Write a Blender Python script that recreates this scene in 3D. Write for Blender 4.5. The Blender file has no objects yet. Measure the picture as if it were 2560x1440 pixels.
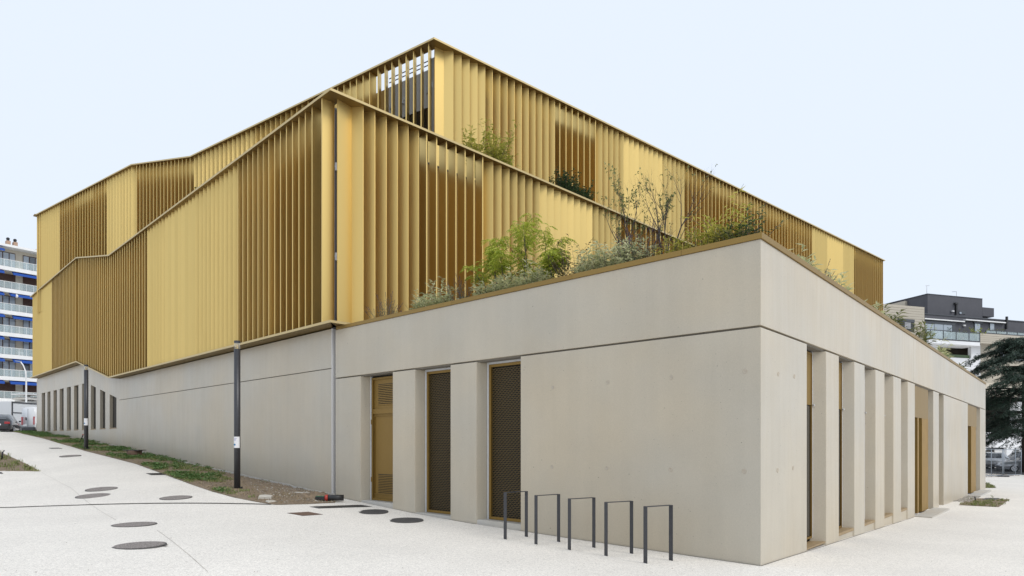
import bpy, bmesh, math, random
from mathutils import Vector, Matrix, noise

# ------------------------------------------------------------------ camera, sky, sun, exposure
SC = bpy.context.scene
COL = SC.collection
F, CX, HY, E = 1595.0, 1280.0, 1110.0, 1.7      # focal length / centre / horizon in photo pixels, eye height
cam_data = bpy.data.cameras.new("camera")
cam_data.sensor_width = 36.0
cam_data.lens = F / 2560.0 * 36.0
cam_data.shift_y = (HY - 720.0) / 2560.0
cam_data.clip_start, cam_data.clip_end = 0.1, 2000.0
cam = bpy.data.objects.new("camera", cam_data)
cam.location = (0, 0, E)
cam.rotation_euler = (math.radians(90), 0, 0)
COL.objects.link(cam)
SC.camera = cam

SUN_EL, SUN_AZ = math.radians(47), math.radians(130)   # azimuth clockwise from +Y: right and behind the camera
world = bpy.data.worlds.new("World")
SC.world = world
world.use_nodes = True
wn, wl = world.node_tree.nodes, world.node_tree.links
wn.clear()
wo = wn.new("ShaderNodeOutputWorld")
bg = wn.new("ShaderNodeBackground")
sky = wn.new("ShaderNodeTexSky")
sky.sky_type = 'NISHITA'
sky.sun_disc = False
sky.sun_elevation = SUN_EL
sky.sun_rotation = SUN_AZ
sky.dust_density = 3.0
sm = wn.new("ShaderNodeVectorMath"); sm.operation = 'SCALE'; sm.inputs[3].default_value = 0.09
mx = wn.new("ShaderNodeMix"); mx.data_type = 'RGBA'
mx.inputs[0].default_value = 0.94                      # even pale overcast over the clear sky
mx.inputs[7].default_value = (0.785, 0.862, 0.975, 1)
wl.new(sky.outputs[0], sm.inputs[0]); wl.new(sm.outputs[0], mx.inputs[6])
wl.new(mx.outputs[2], bg.inputs[0]); wl.new(bg.outputs[0], wo.inputs[0])
bg.inputs[1].default_value = 1.0

sun_data = bpy.data.lights.new("sun", 'SUN')
sun_data.energy = 1.5
sun_data.angle = math.radians(24)
sun_data.color = (1.0, 0.96, 0.90)
sun = bpy.data.objects.new("sun", sun_data)
sd = Vector((math.sin(SUN_AZ) * math.cos(SUN_EL), math.cos(SUN_AZ) * math.cos(SUN_EL), math.sin(SUN_EL)))
sun.rotation_euler = sd.to_track_quat('Z', 'Y').to_euler()
sun.location = (20, -20, 40)
COL.objects.link(sun)

vs = SC.view_settings
vs.view_transform = 'Standard'; vs.look = 'None'; vs.exposure = 0.14; vs.gamma = 1.0; vs.use_curve_mapping = False
SC.render.engine = 'CYCLES'
cy = SC.cycles
cy.use_denoising = True
cy.denoiser = 'OPENIMAGEDENOISE'
cy.max_bounces = 8; cy.diffuse_bounces = 4; cy.glossy_bounces = 5; cy.transmission_bounces = 6; cy.transparent_max_bounces = 12
cy.caustics_reflective = False; cy.caustics_refractive = False
cy.use_adaptive_sampling = True; cy.adaptive_threshold = 0.01

# ------------------------------------------------------------------ materials
MATS = {}
def new_mat(name):
    m = bpy.data.materials.new(name); m.use_nodes = True
    n, l = m.node_tree.nodes, m.node_tree.links
    return m, n, l, n["Principled BSDF"]

def node(n, typ, **kw):
    x = n.new(typ)
    for k, v in kw.items(): setattr(x, k, v)
    return x

def plain(name, col, rough=0.6, metal=0.0, var=0.0, scale=8.0, spec=0.5, bump=0.0, island=0.0, coat=0.0):
    """A colour with optional noise variation, fine relief and variation from piece to piece."""
    m, n, l, b = new_mat(name)
    b.inputs["Roughness"].default_value = rough
    b.inputs["Metallic"].default_value = metal
    b.inputs["Specular IOR Level"].default_value = spec
    b.inputs["Coat Weight"].default_value = coat
    b.inputs["Base Color"].default_value = (*col, 1)
    geo = None
    if var or bump:
        geo = node(n, "ShaderNodeNewGeometry")
        tx = node(n, "ShaderNodeTexNoise"); tx.inputs["Scale"].default_value = scale; tx.inputs["Detail"].default_value = 5
        l.new(geo.outputs["Position"], tx.inputs["Vector"])
    out = None
    if var:
        mr = node(n, "ShaderNodeMapRange"); mr.inputs[1].default_value = 0.3; mr.inputs[2].default_value = 0.7
        mr.inputs[3].default_value = 1 - var; mr.inputs[4].default_value = 1 + var
        l.new(tx.outputs[0], mr.inputs[0]); out = mr.outputs[0]
    if island:
        geo = geo or node(n, "ShaderNodeNewGeometry")
        mi = node(n, "ShaderNodeMapRange"); mi.inputs[3].default_value = 1 - island; mi.inputs[4].default_value = 1 + island
        l.new(geo.outputs["Random Per Island"], mi.inputs[0])
        if out is not None:
            mm = node(n, "ShaderNodeMath", operation='MULTIPLY'); l.new(out, mm.inputs[0]); l.new(mi.outputs[0], mm.inputs[1]); out = mm.outputs[0]
        else: out = mi.outputs[0]
    if out is not None:
        vm = node(n, "ShaderNodeVectorMath", operation='SCALE'); vm.inputs[0].default_value = col
        l.new(out, vm.inputs[3]); l.new(vm.outputs[0], b.inputs["Base Color"])
    if bump:
        bp = node(n, "ShaderNodeBump"); bp.inputs["Strength"].default_value = bump; bp.inputs["Distance"].default_value = 0.02
        l.new(tx.outputs[0], bp.inputs["Height"]); l.new(bp.outputs[0], b.inputs["Normal"])
    MATS[name] = m
    return m

def leaf_mat(name, c1, c2, rough=0.5, trans=0.25):
    m, n, l, b = new_mat(name)
    geo = node(n, "ShaderNodeNewGeometry")
    r = node(n, "ShaderNodeMix", data_type='RGBA')
    r.inputs[6].default_value = (*c1, 1); r.inputs[7].default_value = (*c2, 1)
    l.new(geo.outputs["Random Per Island"], r.inputs[0])
    l.new(r.outputs[2], b.inputs["Base Color"])
    b.inputs["Roughness"].default_value = rough
    tr = node(n, "ShaderNodeBsdfTranslucent"); l.new(r.outputs[2], tr.inputs[0])
    mxs = node(n, "ShaderNodeMixShader"); mxs.inputs[0].default_value = trans
    o = n["Material Output"]
    l.new(b.outputs[0], mxs.inputs[1]); l.new(tr.outputs[0], mxs.inputs[2]); l.new(mxs.outputs[0], o.inputs[0])
    MATS[name] = m
    return m

def concrete_mat(name, col, rough=0.5, holes=1.0):
    """Smooth cast concrete: cloudy tone, faint vertical run marks, scattered air holes."""
    m, n, l, b = new_mat(name)
    geo = node(n, "ShaderNodeNewGeometry")
    def nz(scale, detail, vec=None, rough_=0.5):
        t = node(n, "ShaderNodeTexNoise"); t.inputs["Scale"].default_value = scale; t.inputs["Detail"].default_value = detail
        t.inputs["Roughness"].default_value = rough_
        l.new(vec or geo.outputs["Position"], t.inputs["Vector"]); return t.outputs[0]
    mp = node(n, "ShaderNodeMapping"); mp.inputs["Scale"].default_value = (5.0, 5.0, 0.35)
    l.new(geo.outputs["Position"], mp.inputs["Vector"])
    def rng(src, a, c, lo=0.3, hi=0.7):
        t = node(n, "ShaderNodeMapRange"); t.inputs[1].default_value = lo; t.inputs[2].default_value = hi
        t.inputs[3].default_value = a; t.inputs[4].default_value = c; l.new(src, t.inputs[0]); return t.outputs[0]
    def mul(a, c):
        t = node(n, "ShaderNodeMath", operation='MULTIPLY'); l.new(a, t.inputs[0]); l.new(c, t.inputs[1]); return t.outputs[0]
    tone = mul(mul(rng(nz(0.55, 5, None, 0.6), 0.945, 1.05), rng(nz(1.0, 3, mp.outputs[0]), 0.978, 1.018)), rng(nz(60, 3), 0.95, 1.05))
    # air holes: small cells, only where a coarse mask lets them
    vo = node(n, "ShaderNodeTexVoronoi"); vo.inputs["Scale"].default_value = 7.0; vo.inputs["Randomness"].default_value = 1.0
    l.new(geo.outputs["Position"], vo.inputs["Vector"])
    sz = rng(vo.outputs["Color"], 0.004, 0.085, 0.35, 1.0)
    lt = node(n, "ShaderNodeMath", operation='LESS_THAN'); l.new(vo.outputs["Distance"], lt.inputs[0]); l.new(sz, lt.inputs[1])
    vo2 = node(n, "ShaderNodeTexVoronoi"); vo2.inputs["Scale"].default_value = 17.0
    l.new(geo.outputs["Position"], vo2.inputs["Vector"])
    sz2 = rng(vo2.outputs["Color"], 0.0, 0.12, 0.45, 1.0)
    lt2 = node(n, "ShaderNodeMath", operation='LESS_THAN'); l.new(vo2.outputs["Distance"], lt2.inputs[0]); l.new(sz2, lt2.inputs[1])
    mx_ = node(n, "ShaderNodeMath", operation='MAXIMUM'); l.new(lt.outputs[0], mx_.inputs[0]); l.new(lt2.outputs[0], mx_.inputs[1])
    hole = rng(mx_.outputs[0], 1.0, 1.0 - 0.5 * holes, 0, 1)
    sc_ = node(n, "ShaderNodeVectorMath", operation='SCALE'); sc_.inputs[0].default_value = col
    l.new(mul(tone, hole), sc_.inputs[3])
    # a warm / cool drift of the cement
    hs = node(n, "ShaderNodeMix", data_type='RGBA', blend_type='MULTIPLY'); hs.inputs[0].default_value = 1.0
    cr = node(n, "ShaderNodeMix", data_type='RGBA'); cr.inputs[6].default_value = (1.03, 1.0, 0.94, 1); cr.inputs[7].default_value = (0.97, 1.0, 1.04, 1)
    l.new(rng(nz(0.35, 3), 0, 1, 0.35, 0.65), cr.inputs[0])
    l.new(sc_.outputs[0], hs.inputs[6]); l.new(cr.outputs[2], hs.inputs[7])
    l.new(hs.outputs[2], b.inputs["Base Color"])
    l.new(rng(nz(2.2, 4, mp.outputs[0]), rough - 0.06, rough + 0.09), b.inputs["Roughness"])
    bp = node(n, "ShaderNodeBump"); bp.inputs["Strength"].default_value = 0.10; bp.inputs["Distance"].default_value = 0.01
    l.new(mul(nz(14, 5), hole), bp.inputs["Height"]); l.new(bp.outputs[0], b.inputs["Normal"])
    MATS[name] = m
    return m

def paving_mat():
    """Pale exposed-aggregate concrete: white and grey chips with a broad soft drift."""
    m, n, l, b = new_mat("paving")
    geo = node(n, "ShaderNodeNewGeometry")
    def rng(src, a, c, lo, hi):
        t = node(n, "ShaderNodeMapRange"); t.inputs[1].default_value = lo; t.inputs[2].default_value = hi
        t.inputs[3].default_value = a; t.inputs[4].default_value = c; l.new(src, t.inputs[0]); return t.outputs[0]
    def vor(scale):
        v = node(n, "ShaderNodeTexVoronoi"); v.inputs["Scale"].default_value = scale
        l.new(geo.outputs["Position"], v.inputs["Vector"])
        bw = node(n, "ShaderNodeSeparateColor"); l.new(v.outputs["Color"], bw.inputs[0]); return v, bw.outputs[0]
    v1, c1 = vor(105.0); v2, c2 = vor(30.0)
    t = node(n, "ShaderNodeTexNoise"); t.inputs["Scale"].default_value = 0.45; t.inputs["Detail"].default_value = 6
    l.new(geo.outputs["Position"], t.inputs["Vector"])
    t2 = node(n, "ShaderNodeTexNoise"); t2.inputs["Scale"].default_value = 35; t2.inputs["Detail"].default_value = 4
    l.new(geo.outputs["Position"], t2.inputs["Vector"])
    def mul(a, c):
        x = node(n, "ShaderNodeMath", operation='MULTIPLY'); l.new(a, x.inputs[0]); l.new(c, x.inputs[1]); return x.outputs[0]
    k = mul(mul(rng(c1, 0.80, 1.10, 0.0, 0.75), rng(c2, 0.94, 1.03, 0, 1)), mul(rng(t.outputs[0], 0.95, 1.05, 0.3, 0.7), rng(t2.outputs[0], 0.90, 1.10, 0.3, 0.7)))
    sc_ = node(n, "ShaderNodeVectorMath", operation='SCALE'); sc_.inputs[0].default_value = (0.745, 0.708, 0.650)
    l.new(k, sc_.inputs[3]); l.new(sc_.outputs[0], b.inputs["Base Color"])
    b.inputs["Roughness"].default_value = 0.85
    b.inputs["Specular IOR Level"].default_value = 0.25
    bp = node(n, "ShaderNodeBump"); bp.inputs["Strength"].default_value = 0.35; bp.inputs["Distance"].default_value = 0.006
    l.new(v1.outputs["Distance"], bp.inputs["Height"]); l.new(bp.outputs[0], b.inputs["Normal"])
    MATS["paving"] = m
    return m

def metal_mat(name, col, rough, metal=1.0, var=0.05):
    m, n, l, b = new_mat(name)
    geo = node(n, "ShaderNodeNewGeometry")
    mp = node(n, "ShaderNodeMapping"); mp.inputs["Scale"].default_value = (3.0, 3.0, 0.5)
    l.new(geo.outputs["Position"], mp.inputs["Vector"])
    t = node(n, "ShaderNodeTexNoise"); t.inputs["Scale"].default_value = 1.6; t.inputs["Detail"].default_value = 4
    l.new(mp.outputs[0], t.inputs["Vector"])
    mr = node(n, "ShaderNodeMapRange"); mr.inputs[3].default_value = rough - 0.06; mr.inputs[4].default_value = rough + 0.06
    l.new(t.outputs[0], mr.inputs[0]); l.new(mr.outputs[0], b.inputs["Roughness"])
    mi = node(n, "ShaderNodeMapRange"); mi.inputs[3].default_value = 1 - var; mi.inputs[4].default_value = 1 + var
    oi = node(n, "ShaderNodeObjectInfo"); l.new(oi.outputs["Random"], mi.inputs[0])
    sc_ = node(n, "ShaderNodeVectorMath", operation='SCALE'); sc_.inputs[0].default_value = col
    l.new(mi.outputs[0], sc_.inputs[3]); l.new(sc_.outputs[0], b.inputs["Base Color"])
    b.inputs["Metallic"].default_value = metal
    MATS[name] = m
    return m

def glass_mat(name, col, rough=0.05, alpha=0.35):
    m, n, l, b = new_mat(name)
    b.inputs["Base Color"].default_value = (*col, 1); b.inputs["Roughness"].default_value = rough
    b.inputs["Alpha"].default_value = alpha
    MATS[name] = m
    return m

paving_mat()
concrete_mat("concrete", (0.495, 0.438, 0.345), 0.36)
concrete_mat("concrete_plain", (0.50, 0.475, 0.43), 0.6, 0.4)
metal_mat("gold", (0.725, 0.53, 0.198), 0.45, 0.95)
metal_mat("gold_plate", (0.24, 0.165, 0.06), 0.5, 0.7)
metal_mat("gold_trim", (0.58, 0.45, 0.22), 0.45, 0.6)
metal_mat("coping_gold", (0.28, 0.18, 0.052), 0.48, 0.6)
metal_mat("gold_paint", (0.25, 0.15, 0.032), 0.45, 0.4)
plain("door_gold", (0.27, 0.16, 0.03), 0.6, 0.0, var=0.08, scale=3)
plain("tie_shade", (0.455, 0.40, 0.32), 0.7)  # slightly darker than the concrete: faint shade of the tie holes as colour
plain("mesh_gold", (0.135, 0.092, 0.032), 0.5, 0.3)
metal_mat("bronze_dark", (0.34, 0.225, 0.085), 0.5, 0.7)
plain("glass_dark", (0.018, 0.017, 0.016), 0.08, spec=0.6)
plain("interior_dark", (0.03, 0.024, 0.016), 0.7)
plain("anthracite", (0.055, 0.056, 0.062), 0.42, 0.3, var=0.12, scale=20)
plain("cover_grey", (0.62, 0.61, 0.60), 0.6)
plain("post_grey", (0.27, 0.27, 0.28), 0.6)
plain("zinc", (0.56, 0.56, 0.56), 0.6, 0.0, var=0.06)
plain("sill_brown", (0.33, 0.235, 0.125), 0.6, var=0.1, scale=15)
plain("joint_grey", (0.20, 0.18, 0.15), 0.9)
plain("soil", (0.20, 0.150, 0.10), 0.95, var=0.35, scale=14, bump=0.8)
plain("soil_roof", (0.06, 0.045, 0.03), 0.95, var=0.3)
plain("stone_chip", (0.34, 0.31, 0.27), 0.9, island=0.45)
plain("iron", (0.085, 0.082, 0.08), 0.7, 0.2, var=0.25, scale=30, bump=0.4)
plain("iron_aggregate", (0.235, 0.21, 0.195), 0.9, var=0.7, scale=45, bump=0.8)
plain("rust", (0.135, 0.082, 0.055), 0.85, var=0.25, scale=25)
plain("asphalt", (0.055, 0.055, 0.056), 0.9, var=0.15, scale=20)
plain("black_plastic", (0.02, 0.02, 0.021), 0.45)
plain("red_plastic", (0.42, 0.045, 0.03), 0.5)
plain("green_plastic", (0.03, 0.16, 0.07), 0.5)
plain("paper", (0.78, 0.78, 0.80), 0.7)
plain("ink_blue", (0.04, 0.19, 0.36), 0.7)
plain("ink_faint", (0.42, 0.40, 0.58), 0.7)
plain("white_paint", (0.78, 0.78, 0.77), 0.55, var=0.04, scale=1.5)
plain("white_render", (0.74, 0.75, 0.77), 0.8, var=0.04, scale=0.8)
plain("beige_render", (0.56, 0.51, 0.42), 0.85, var=0.06, scale=1.0)
plain("brick_beige", (0.45, 0.41, 0.34), 0.85, island=0.06)
plain("grey_render", (0.085, 0.086, 0.098), 0.9, var=0.06, scale=1.5)
plain("grey_frame", (0.06, 0.066, 0.075), 0.5)
plain("awning_blue", (0.012, 0.075, 0.36), 0.75, var=0.08)
plain("wood_brown", (0.075, 0.035, 0.022), 0.6)
plain("curtain", (0.45, 0.46, 0.48), 0.6)
plain("clay", (0.42, 0.28, 0.20), 0.85)
glass_mat("balcony_glass", (0.50, 0.60, 0.62), 0.08, 0.38)
glass_mat("clear_glass", (0.75, 0.8, 0.82), 0.05, 0.22)
plain("pane", (0.09, 0.11, 0.13), 0.06, spec=0.8)
plain("pane_light", (0.34, 0.39, 0.44), 0.12, spec=0.8)
plain("car_silver", (0.50, 0.52, 0.55), 0.3, 0.25, coat=0.6)
plain("car_white", (0.72, 0.73, 0.74), 0.3, coat=0.5)
plain("car_black", (0.012, 0.013, 0.016), 0.22, coat=0.7)
plain("car_dark", (0.05, 0.055, 0.065), 0.3, coat=0.6)
plain("car_glass", (0.03, 0.036, 0.042), 0.05, spec=0.9)
plain("tyre", (0.018, 0.018, 0.018), 0.85)
plain("alloy", (0.52, 0.53, 0.55), 0.35, 0.7)
plain("lamp_red", (0.40, 0.012, 0.015), 0.25, coat=0.5)
plain("lamp_clear", (0.6, 0.62, 0.64), 0.15, coat=0.5)
plain("galvanised", (0.30, 0.34, 0.39), 0.5, 0.5)
plain("bark_grey", (0.115, 0.095, 0.08), 0.9, var=0.25, scale=30)
plain("bark_dark", (0.06, 0.048, 0.042), 0.9, var=0.25, scale=30)
leaf_mat("leaf_fresh", (0.27, 0.35, 0.03), (0.58, 0.60, 0.10), 0.5, 0.4)
leaf_mat("leaf_silver", (0.42, 0.46, 0.24), (0.76, 0.74, 0.47), 0.7, 0.35)
leaf_mat("leaf_lavender", (0.12, 0.16, 0.11), (0.25, 0.29, 0.22), 0.7, 0.15)
leaf_mat("flower_purple", (0.05, 0.028, 0.085), (0.13, 0.075, 0.19), 0.7, 0.1)
leaf_mat("flower_yellow", (0.55, 0.42, 0.04), (0.70, 0.58, 0.10), 0.6, 0.2)
leaf_mat("leaf_yellow", (0.32, 0.33, 0.04), (0.64, 0.58, 0.15), 0.5, 0.4)
leaf_mat("leaf_dark", (0.035, 0.075, 0.03), (0.11, 0.17, 0.07), 0.4, 0.2)
leaf_mat("leaf_olive", (0.12, 0.15, 0.04), (0.30, 0.31, 0.12), 0.5, 0.3)
leaf_mat("leaf_russet", (0.06, 0.065, 0.03), (0.20, 0.13, 0.06), 0.5, 0.2)
leaf_mat("needle", (0.014, 0.032, 0.022), (0.05, 0.085, 0.055), 0.7, 0.08)
leaf_mat("grass_blade", (0.12, 0.17, 0.04), (0.32, 0.34, 0.13), 0.6, 0.3)
leaf_mat("weed_leaf", (0.08, 0.17, 0.04), (0.20, 0.31, 0.11), 0.6, 0.3)
leaf_mat("dry_blade", (0.20, 0.155, 0.085), (0.36, 0.29, 0.17), 0.8, 0.1)

# ------------------------------------------------------------------ mesh and object helpers
class MB:
    """Collects faces; build() links them as one mesh object."""
    def __init__(self): self.v, self.f = [], []
    def poly(self, pts):
        k = len(self.v); self.v += [tuple(p) for p in pts]; self.f.append(tuple(range(k, k + len(pts))))
    def hexa(self, a, b):
        """bottom ring a and top ring b (4 points each, counter-clockwise from above)"""
        self.loft([a, b], True)
    def loft(self, rings, caps=True, closed=True):
        k = len(self.v); n = len(rings[0])
        for r in rings: self.v += [tuple(p) for p in r]
        for i in range(len(rings) - 1):
            for j in range(n if closed else n - 1):
                j2 = (j + 1) % n
                self.f.append((k + i * n + j, k + i * n + j2, k + (i + 1) * n + j2, k + (i + 1) * n + j))
        if caps:
            self.f.append(tuple(k + j for j in reversed(range(n))))
            self.f.append(tuple(k + (len(rings) - 1) * n + j for j in range(n)))
    def box(self, c, s, M=None):
        x, y, z = (q / 2 for q in s); c = Vector(c)
        r = [(-x, -y), (x, -y), (x, y), (-x, y)]
        f = (lambda p: M @ p) if M is not None else (lambda p: p)
        self.loft([[f(c + Vector((p[0], p[1], zz))) for p in r] for zz in (-z, z)])
    def b2(self, x0, x1, y0, y1, z0, z1, M=None):
        self.box(((x0 + x1) / 2, (y0 + y1) / 2, (z0 + z1) / 2), (x1 - x0, y1 - y0, z1 - z0), M)
    def tube(self, pts, rad, n=6, caps=True):
        pts = [Vector(p) for p in pts]
        rads = rad if isinstance(rad, (list, tuple)) else [rad] * len(pts)
        rings = []
        for i, p in enumerate(pts):
            t = (pts[min(i + 1, len(pts) - 1)] - pts[max(i - 1, 0)])
            t = t.normalized() if t.length > 1e-9 else Vector((0, 0, 1))
            u = t.cross(Vector((0, 0, 1)) if abs(t.z) < 0.9 else Vector((1, 0, 0))).normalized(); w = t.cross(u)
            rings.append([p + (u * math.cos(a) + w * math.sin(a)) * rads[i] for a in (2 * math.pi * j / n for j in range(n))])
        rings = [list(reversed(r)) for r in rings]
        self.loft(rings, caps)
    def lathe(self, prof, n=16, c=(0, 0, 0)):
        c = Vector(c)
        self.loft([[c + Vector((r * math.cos(2 * math.pi * j / n), r * math.sin(2 * math.pi * j / n), z)) for j in range(n)] for r, z in prof])
    def prism(self, pts, z0, z1):
        """plan polygon counter-clockwise; z0 / z1 numbers or per-point lists"""
        a = z0 if isinstance(z0, (list, tuple)) else [z0] * len(pts)
        b = z1 if isinstance(z1, (list, tuple)) else [z1] * len(pts)
        self.loft([[Vector((p[0], p[1], h)) for p, h in zip(pts, a)], [Vector((p[0], p[1], h)) for p, h in zip(pts, b)]])
    def mesh(self, name, mat, smooth=False):
        me = bpy.data.meshes.new(name)
        me.from_pydata(self.v, [], self.f)
        if smooth: me.shade_smooth()
        me.materials.append(MATS[mat])
        return me
    def build(self, name, mat, parent=None, smooth=False, fix=True, bevel=0.0):
        me = self.mesh(name, mat, smooth)
        if fix or bevel:
            bm = bmesh.new(); bm.from_mesh(me)
            bmesh.ops.recalc_face_normals(bm, faces=bm.faces)
            if bevel:
                bmesh.ops.bevel(bm, geom=[e for e in bm.edges if len(e.link_faces) == 2 and e.calc_face_angle(0) > 0.5], offset=bevel, segments=2, affect='EDGES', profile=0.6)
            bm.to_mesh(me); bm.free()
        return link(name, me, parent)

def link(name, data, parent=None, loc=None):
    o = bpy.data.objects.new(name, data); COL.objects.link(o)
    if parent is not None: o.parent = parent
    if loc is not None: o.location = loc
    return o
def tag(o, label=None, cat=None, group=None, kind=None):
    if label: o["label"] = label
    if cat: o["category"] = cat
    if group: o["group"] = group
    if kind: o["kind"] = kind
    return o
def empty(name, loc=(0, 0, 0), rz=0.0):
    o = link(name, None, None, loc); o.rotation_euler.z = rz; o.empty_display_size = 0.3
    bpy.context.view_layer.update() if False else None
    return o
def copy_tree(o, parent=None):
    c = o.copy(); COL.objects.link(c)
    if parent is not None: c.parent = parent
    for ch in [x for x in o.children]: copy_tree(ch, c)
    return c

# ------------------------------------------------------------------ where things stand
def V2(x, y): return Vector((x, y))
def XY(px, d): return V2((px - CX) / F * d, d)
def ZH(py, d): return E + (HY - py) / F * d
def on_line(Q0, Q1, px):
    """distance from Q0 along the plan line Q0-Q1 where the sight line of a photo column crosses it"""
    k = (px - CX) / F; u = (Q1 - Q0).normalized()
    return (k * Q0.y - Q0.x) / (u.x - k * u.y)

C0 = XY(1902, 9.24)                 # near corner of the concrete base
EL = V2(-0.7421, 0.6703)            # along the street wall, up the slope
ER = V2(0.6630, 0.7486)             # along the entrance wall
def lin(x, tab):
    if x <= tab[0][0]: return tab[0][1] + (x - tab[0][0]) * 0.0
    for (a, fa), (b, fb) in zip(tab, tab[1:]):
        if x <= b: return fa + (fb - fa) * (x - a) / (b - a)
    return tab[-1][1]
S_TAB = [(-60, -2.2), (-10, -1.85), (0, -1.765), (4, -1.69), (7, -1.62), (11, -1.37), (30, -0.15), (48, 0.76), (51.5, 0.84), (300, 0.84)]
R_TAB = [(-300, 0.0), (0, 0.0), (3, -0.085), (11.5, -0.30), (16, -0.335), (23, -0.43), (30, -0.51), (50, -0.62), (300, -0.75)]
P_TAB = [(-300, -1.47), (14.8, -1.46), (25, -0.90), (42.5, 0.78), (46, 0.84), (300, 0.84)]
def ground_z(x, y):
    rx, ry = x - C0.x, y - C0.y
    s, r = rx * -0.72 + ry * 0.69, rx * 0.66 + ry * 0.75
    w = max(0.0, min(1.0, 1 - (s - 3) / 20.0))
    z = sum(lin(s + q, S_TAB) for q in (-1, 0, 1)) / 3 + w * sum(lin(r + q, R_TAB) for q in (-0.5, 0, 0.5)) / 3
    a, b = max(0.0, min(1.0, (-1.0 - r) / 6.0)), max(0.0, min(1.0, (s - 1.0) / 7.0))
    k = a * a * (3 - 2 * a) * b * b * (3 - 2 * b)          # out on the path the fall runs away from the wall line
    zp = sum(lin(y + q, P_TAB) for q in (-1, 0, 1)) / 3
    return E + z + (zp - z) * k
def on_ground(px, py, lo=3.0, hi=120.0):
    kx, kz = (px - CX) / F, (HY - py) / F
    d = lo; prev = None
    while d < hi:
        g = E + kz * d - ground_z(kx * d, d)
        if prev is not None and (prev > 0) != (g > 0): break
        prev = g; d += 0.1
    a, b = d - 0.1, d
    for _ in range(20):
        m = (a + b) / 2; g = E + kz * m - ground_z(kx * m, m)
        if (prev > 0) != (g > 0): b = m
        else: a = m
    return Vector((kx * a, a, ground_z(kx * a, a)))
# ------------------------------------------------------------------ ground
def srxy(s, r):
    det = -0.72 * 0.75 - 0.69 * 0.66
    return C0.x + (s * 0.75 - 0.69 * r) / det, C0.y + (-0.72 * r - 0.66 * s) / det
g = MB()
SL = [-160, -80, -40, -20] + [q * 0.5 for q in range(-20, 101)] + [55, 62, 75, 100, 150, 220]
RL = [-160, -80, -40, -24] + [float(q) for q in range(-20, 62)] + [70, 90, 120, 160, 220]
for s in SL:
    for r in RL:
        x, y = srxy(s, r); g.v.append((x, y, ground_z(x, y)))
nr = len(RL)
for i in range(len(SL) - 1):
    for j in range(nr - 1):
        g.f.append((i * nr + j, i * nr + j + 1, (i + 1) * nr + j + 1, (i + 1) * nr + j))
tag(g.build("pavement", "paving", smooth=True), "pale exposed aggregate concrete paving sloping up to the left", kind="structure")

def sheet(name, pts, mat, lift=0.004, parent=None, n=1):
    """flat patch laid on the ground, following its slope"""
    m = MB(); m.poly([(p[0], p[1], ground_z(p[0], p[1]) + lift) for p in pts])
    return m.build(name, mat, parent)

# asphalt road beyond the fence on the right (follows the ground)
def road_strip(name, a, b, w0, w1, mat, lift, seg=14):
    m = MB(); u = (b - a).normalized(); nv = V2(-u.y, u.x)
    for i in range(seg):
        p, q = a.lerp(b, i / seg), a.lerp(b, (i + 1) / seg)
        quad = [p + nv * w0, q + nv * w0, q + nv * w1, p + nv * w1]
        m.poly([(c.x, c.y, ground_z(c.x, c.y) + lift) for c in quad])
    return tag(m.build(name, mat), kind="structure")
rd0, rd1 = XY(2440, 49.5), XY(2900, 46.0)
rd0 = rd0 + (rd0 - rd1).normalized() * 12
road_strip("road", rd0, rd1, 0.0, 13.0, "asphalt", 0.006)
st0, st1 = V2(-52, 44), V2(-38, 100)
road_strip("street", st0, st1, -7.0, 7.0, "asphalt", 0.006, 20)

# ------------------------------------------------------------------ the building
BLD = tag(empty("gold_louvre_building", (C0.x, C0.y, 0)),
          "low public building of pale concrete topped by two tiers of gold metal louvres", "building")
BOFF = Vector((C0.x, C0.y, 0))
class PB(MB):
    """mesh built in world coordinates, then stored relative to the building's base point"""
    def done(self, name, mat, parent=None, smooth=False, bevel=0.0):
        o = self.build(name, mat, parent or BLD, smooth, True, bevel)
        if parent is None:
            o.data.transform(Matrix.Translation(-BOFF))
        else:
            o.data.transform(Matrix.Translation(-BOFF))
        return o
W0 = XY(835, 16.7); R0 = XY(2466, 31.9)
NL, NR = V2(-EL.y, EL.x), V2(ER.y, -ER.x)          # outward
if NL.y > 0: NL = -NL
CT, JZ, ZB = E + 3.06, E + 1.709, E - 3.4
def tl(px): return on_line(C0, W0, px)
def tr(px): return on_line(C0, R0, px)
def wl_pt(t, n=0.0): return C0 + EL * t + NL * n
def wr_pt(t, n=0.0): return C0 + ER * t + NR * n
DL, DR = 0.31, 0.25
SPLAY_L, SPLAY_R = 0.10, 0.13        # jambs flare outwards
GAP = 0.016
inner = C0 - NL * DL - NR * DL

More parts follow.
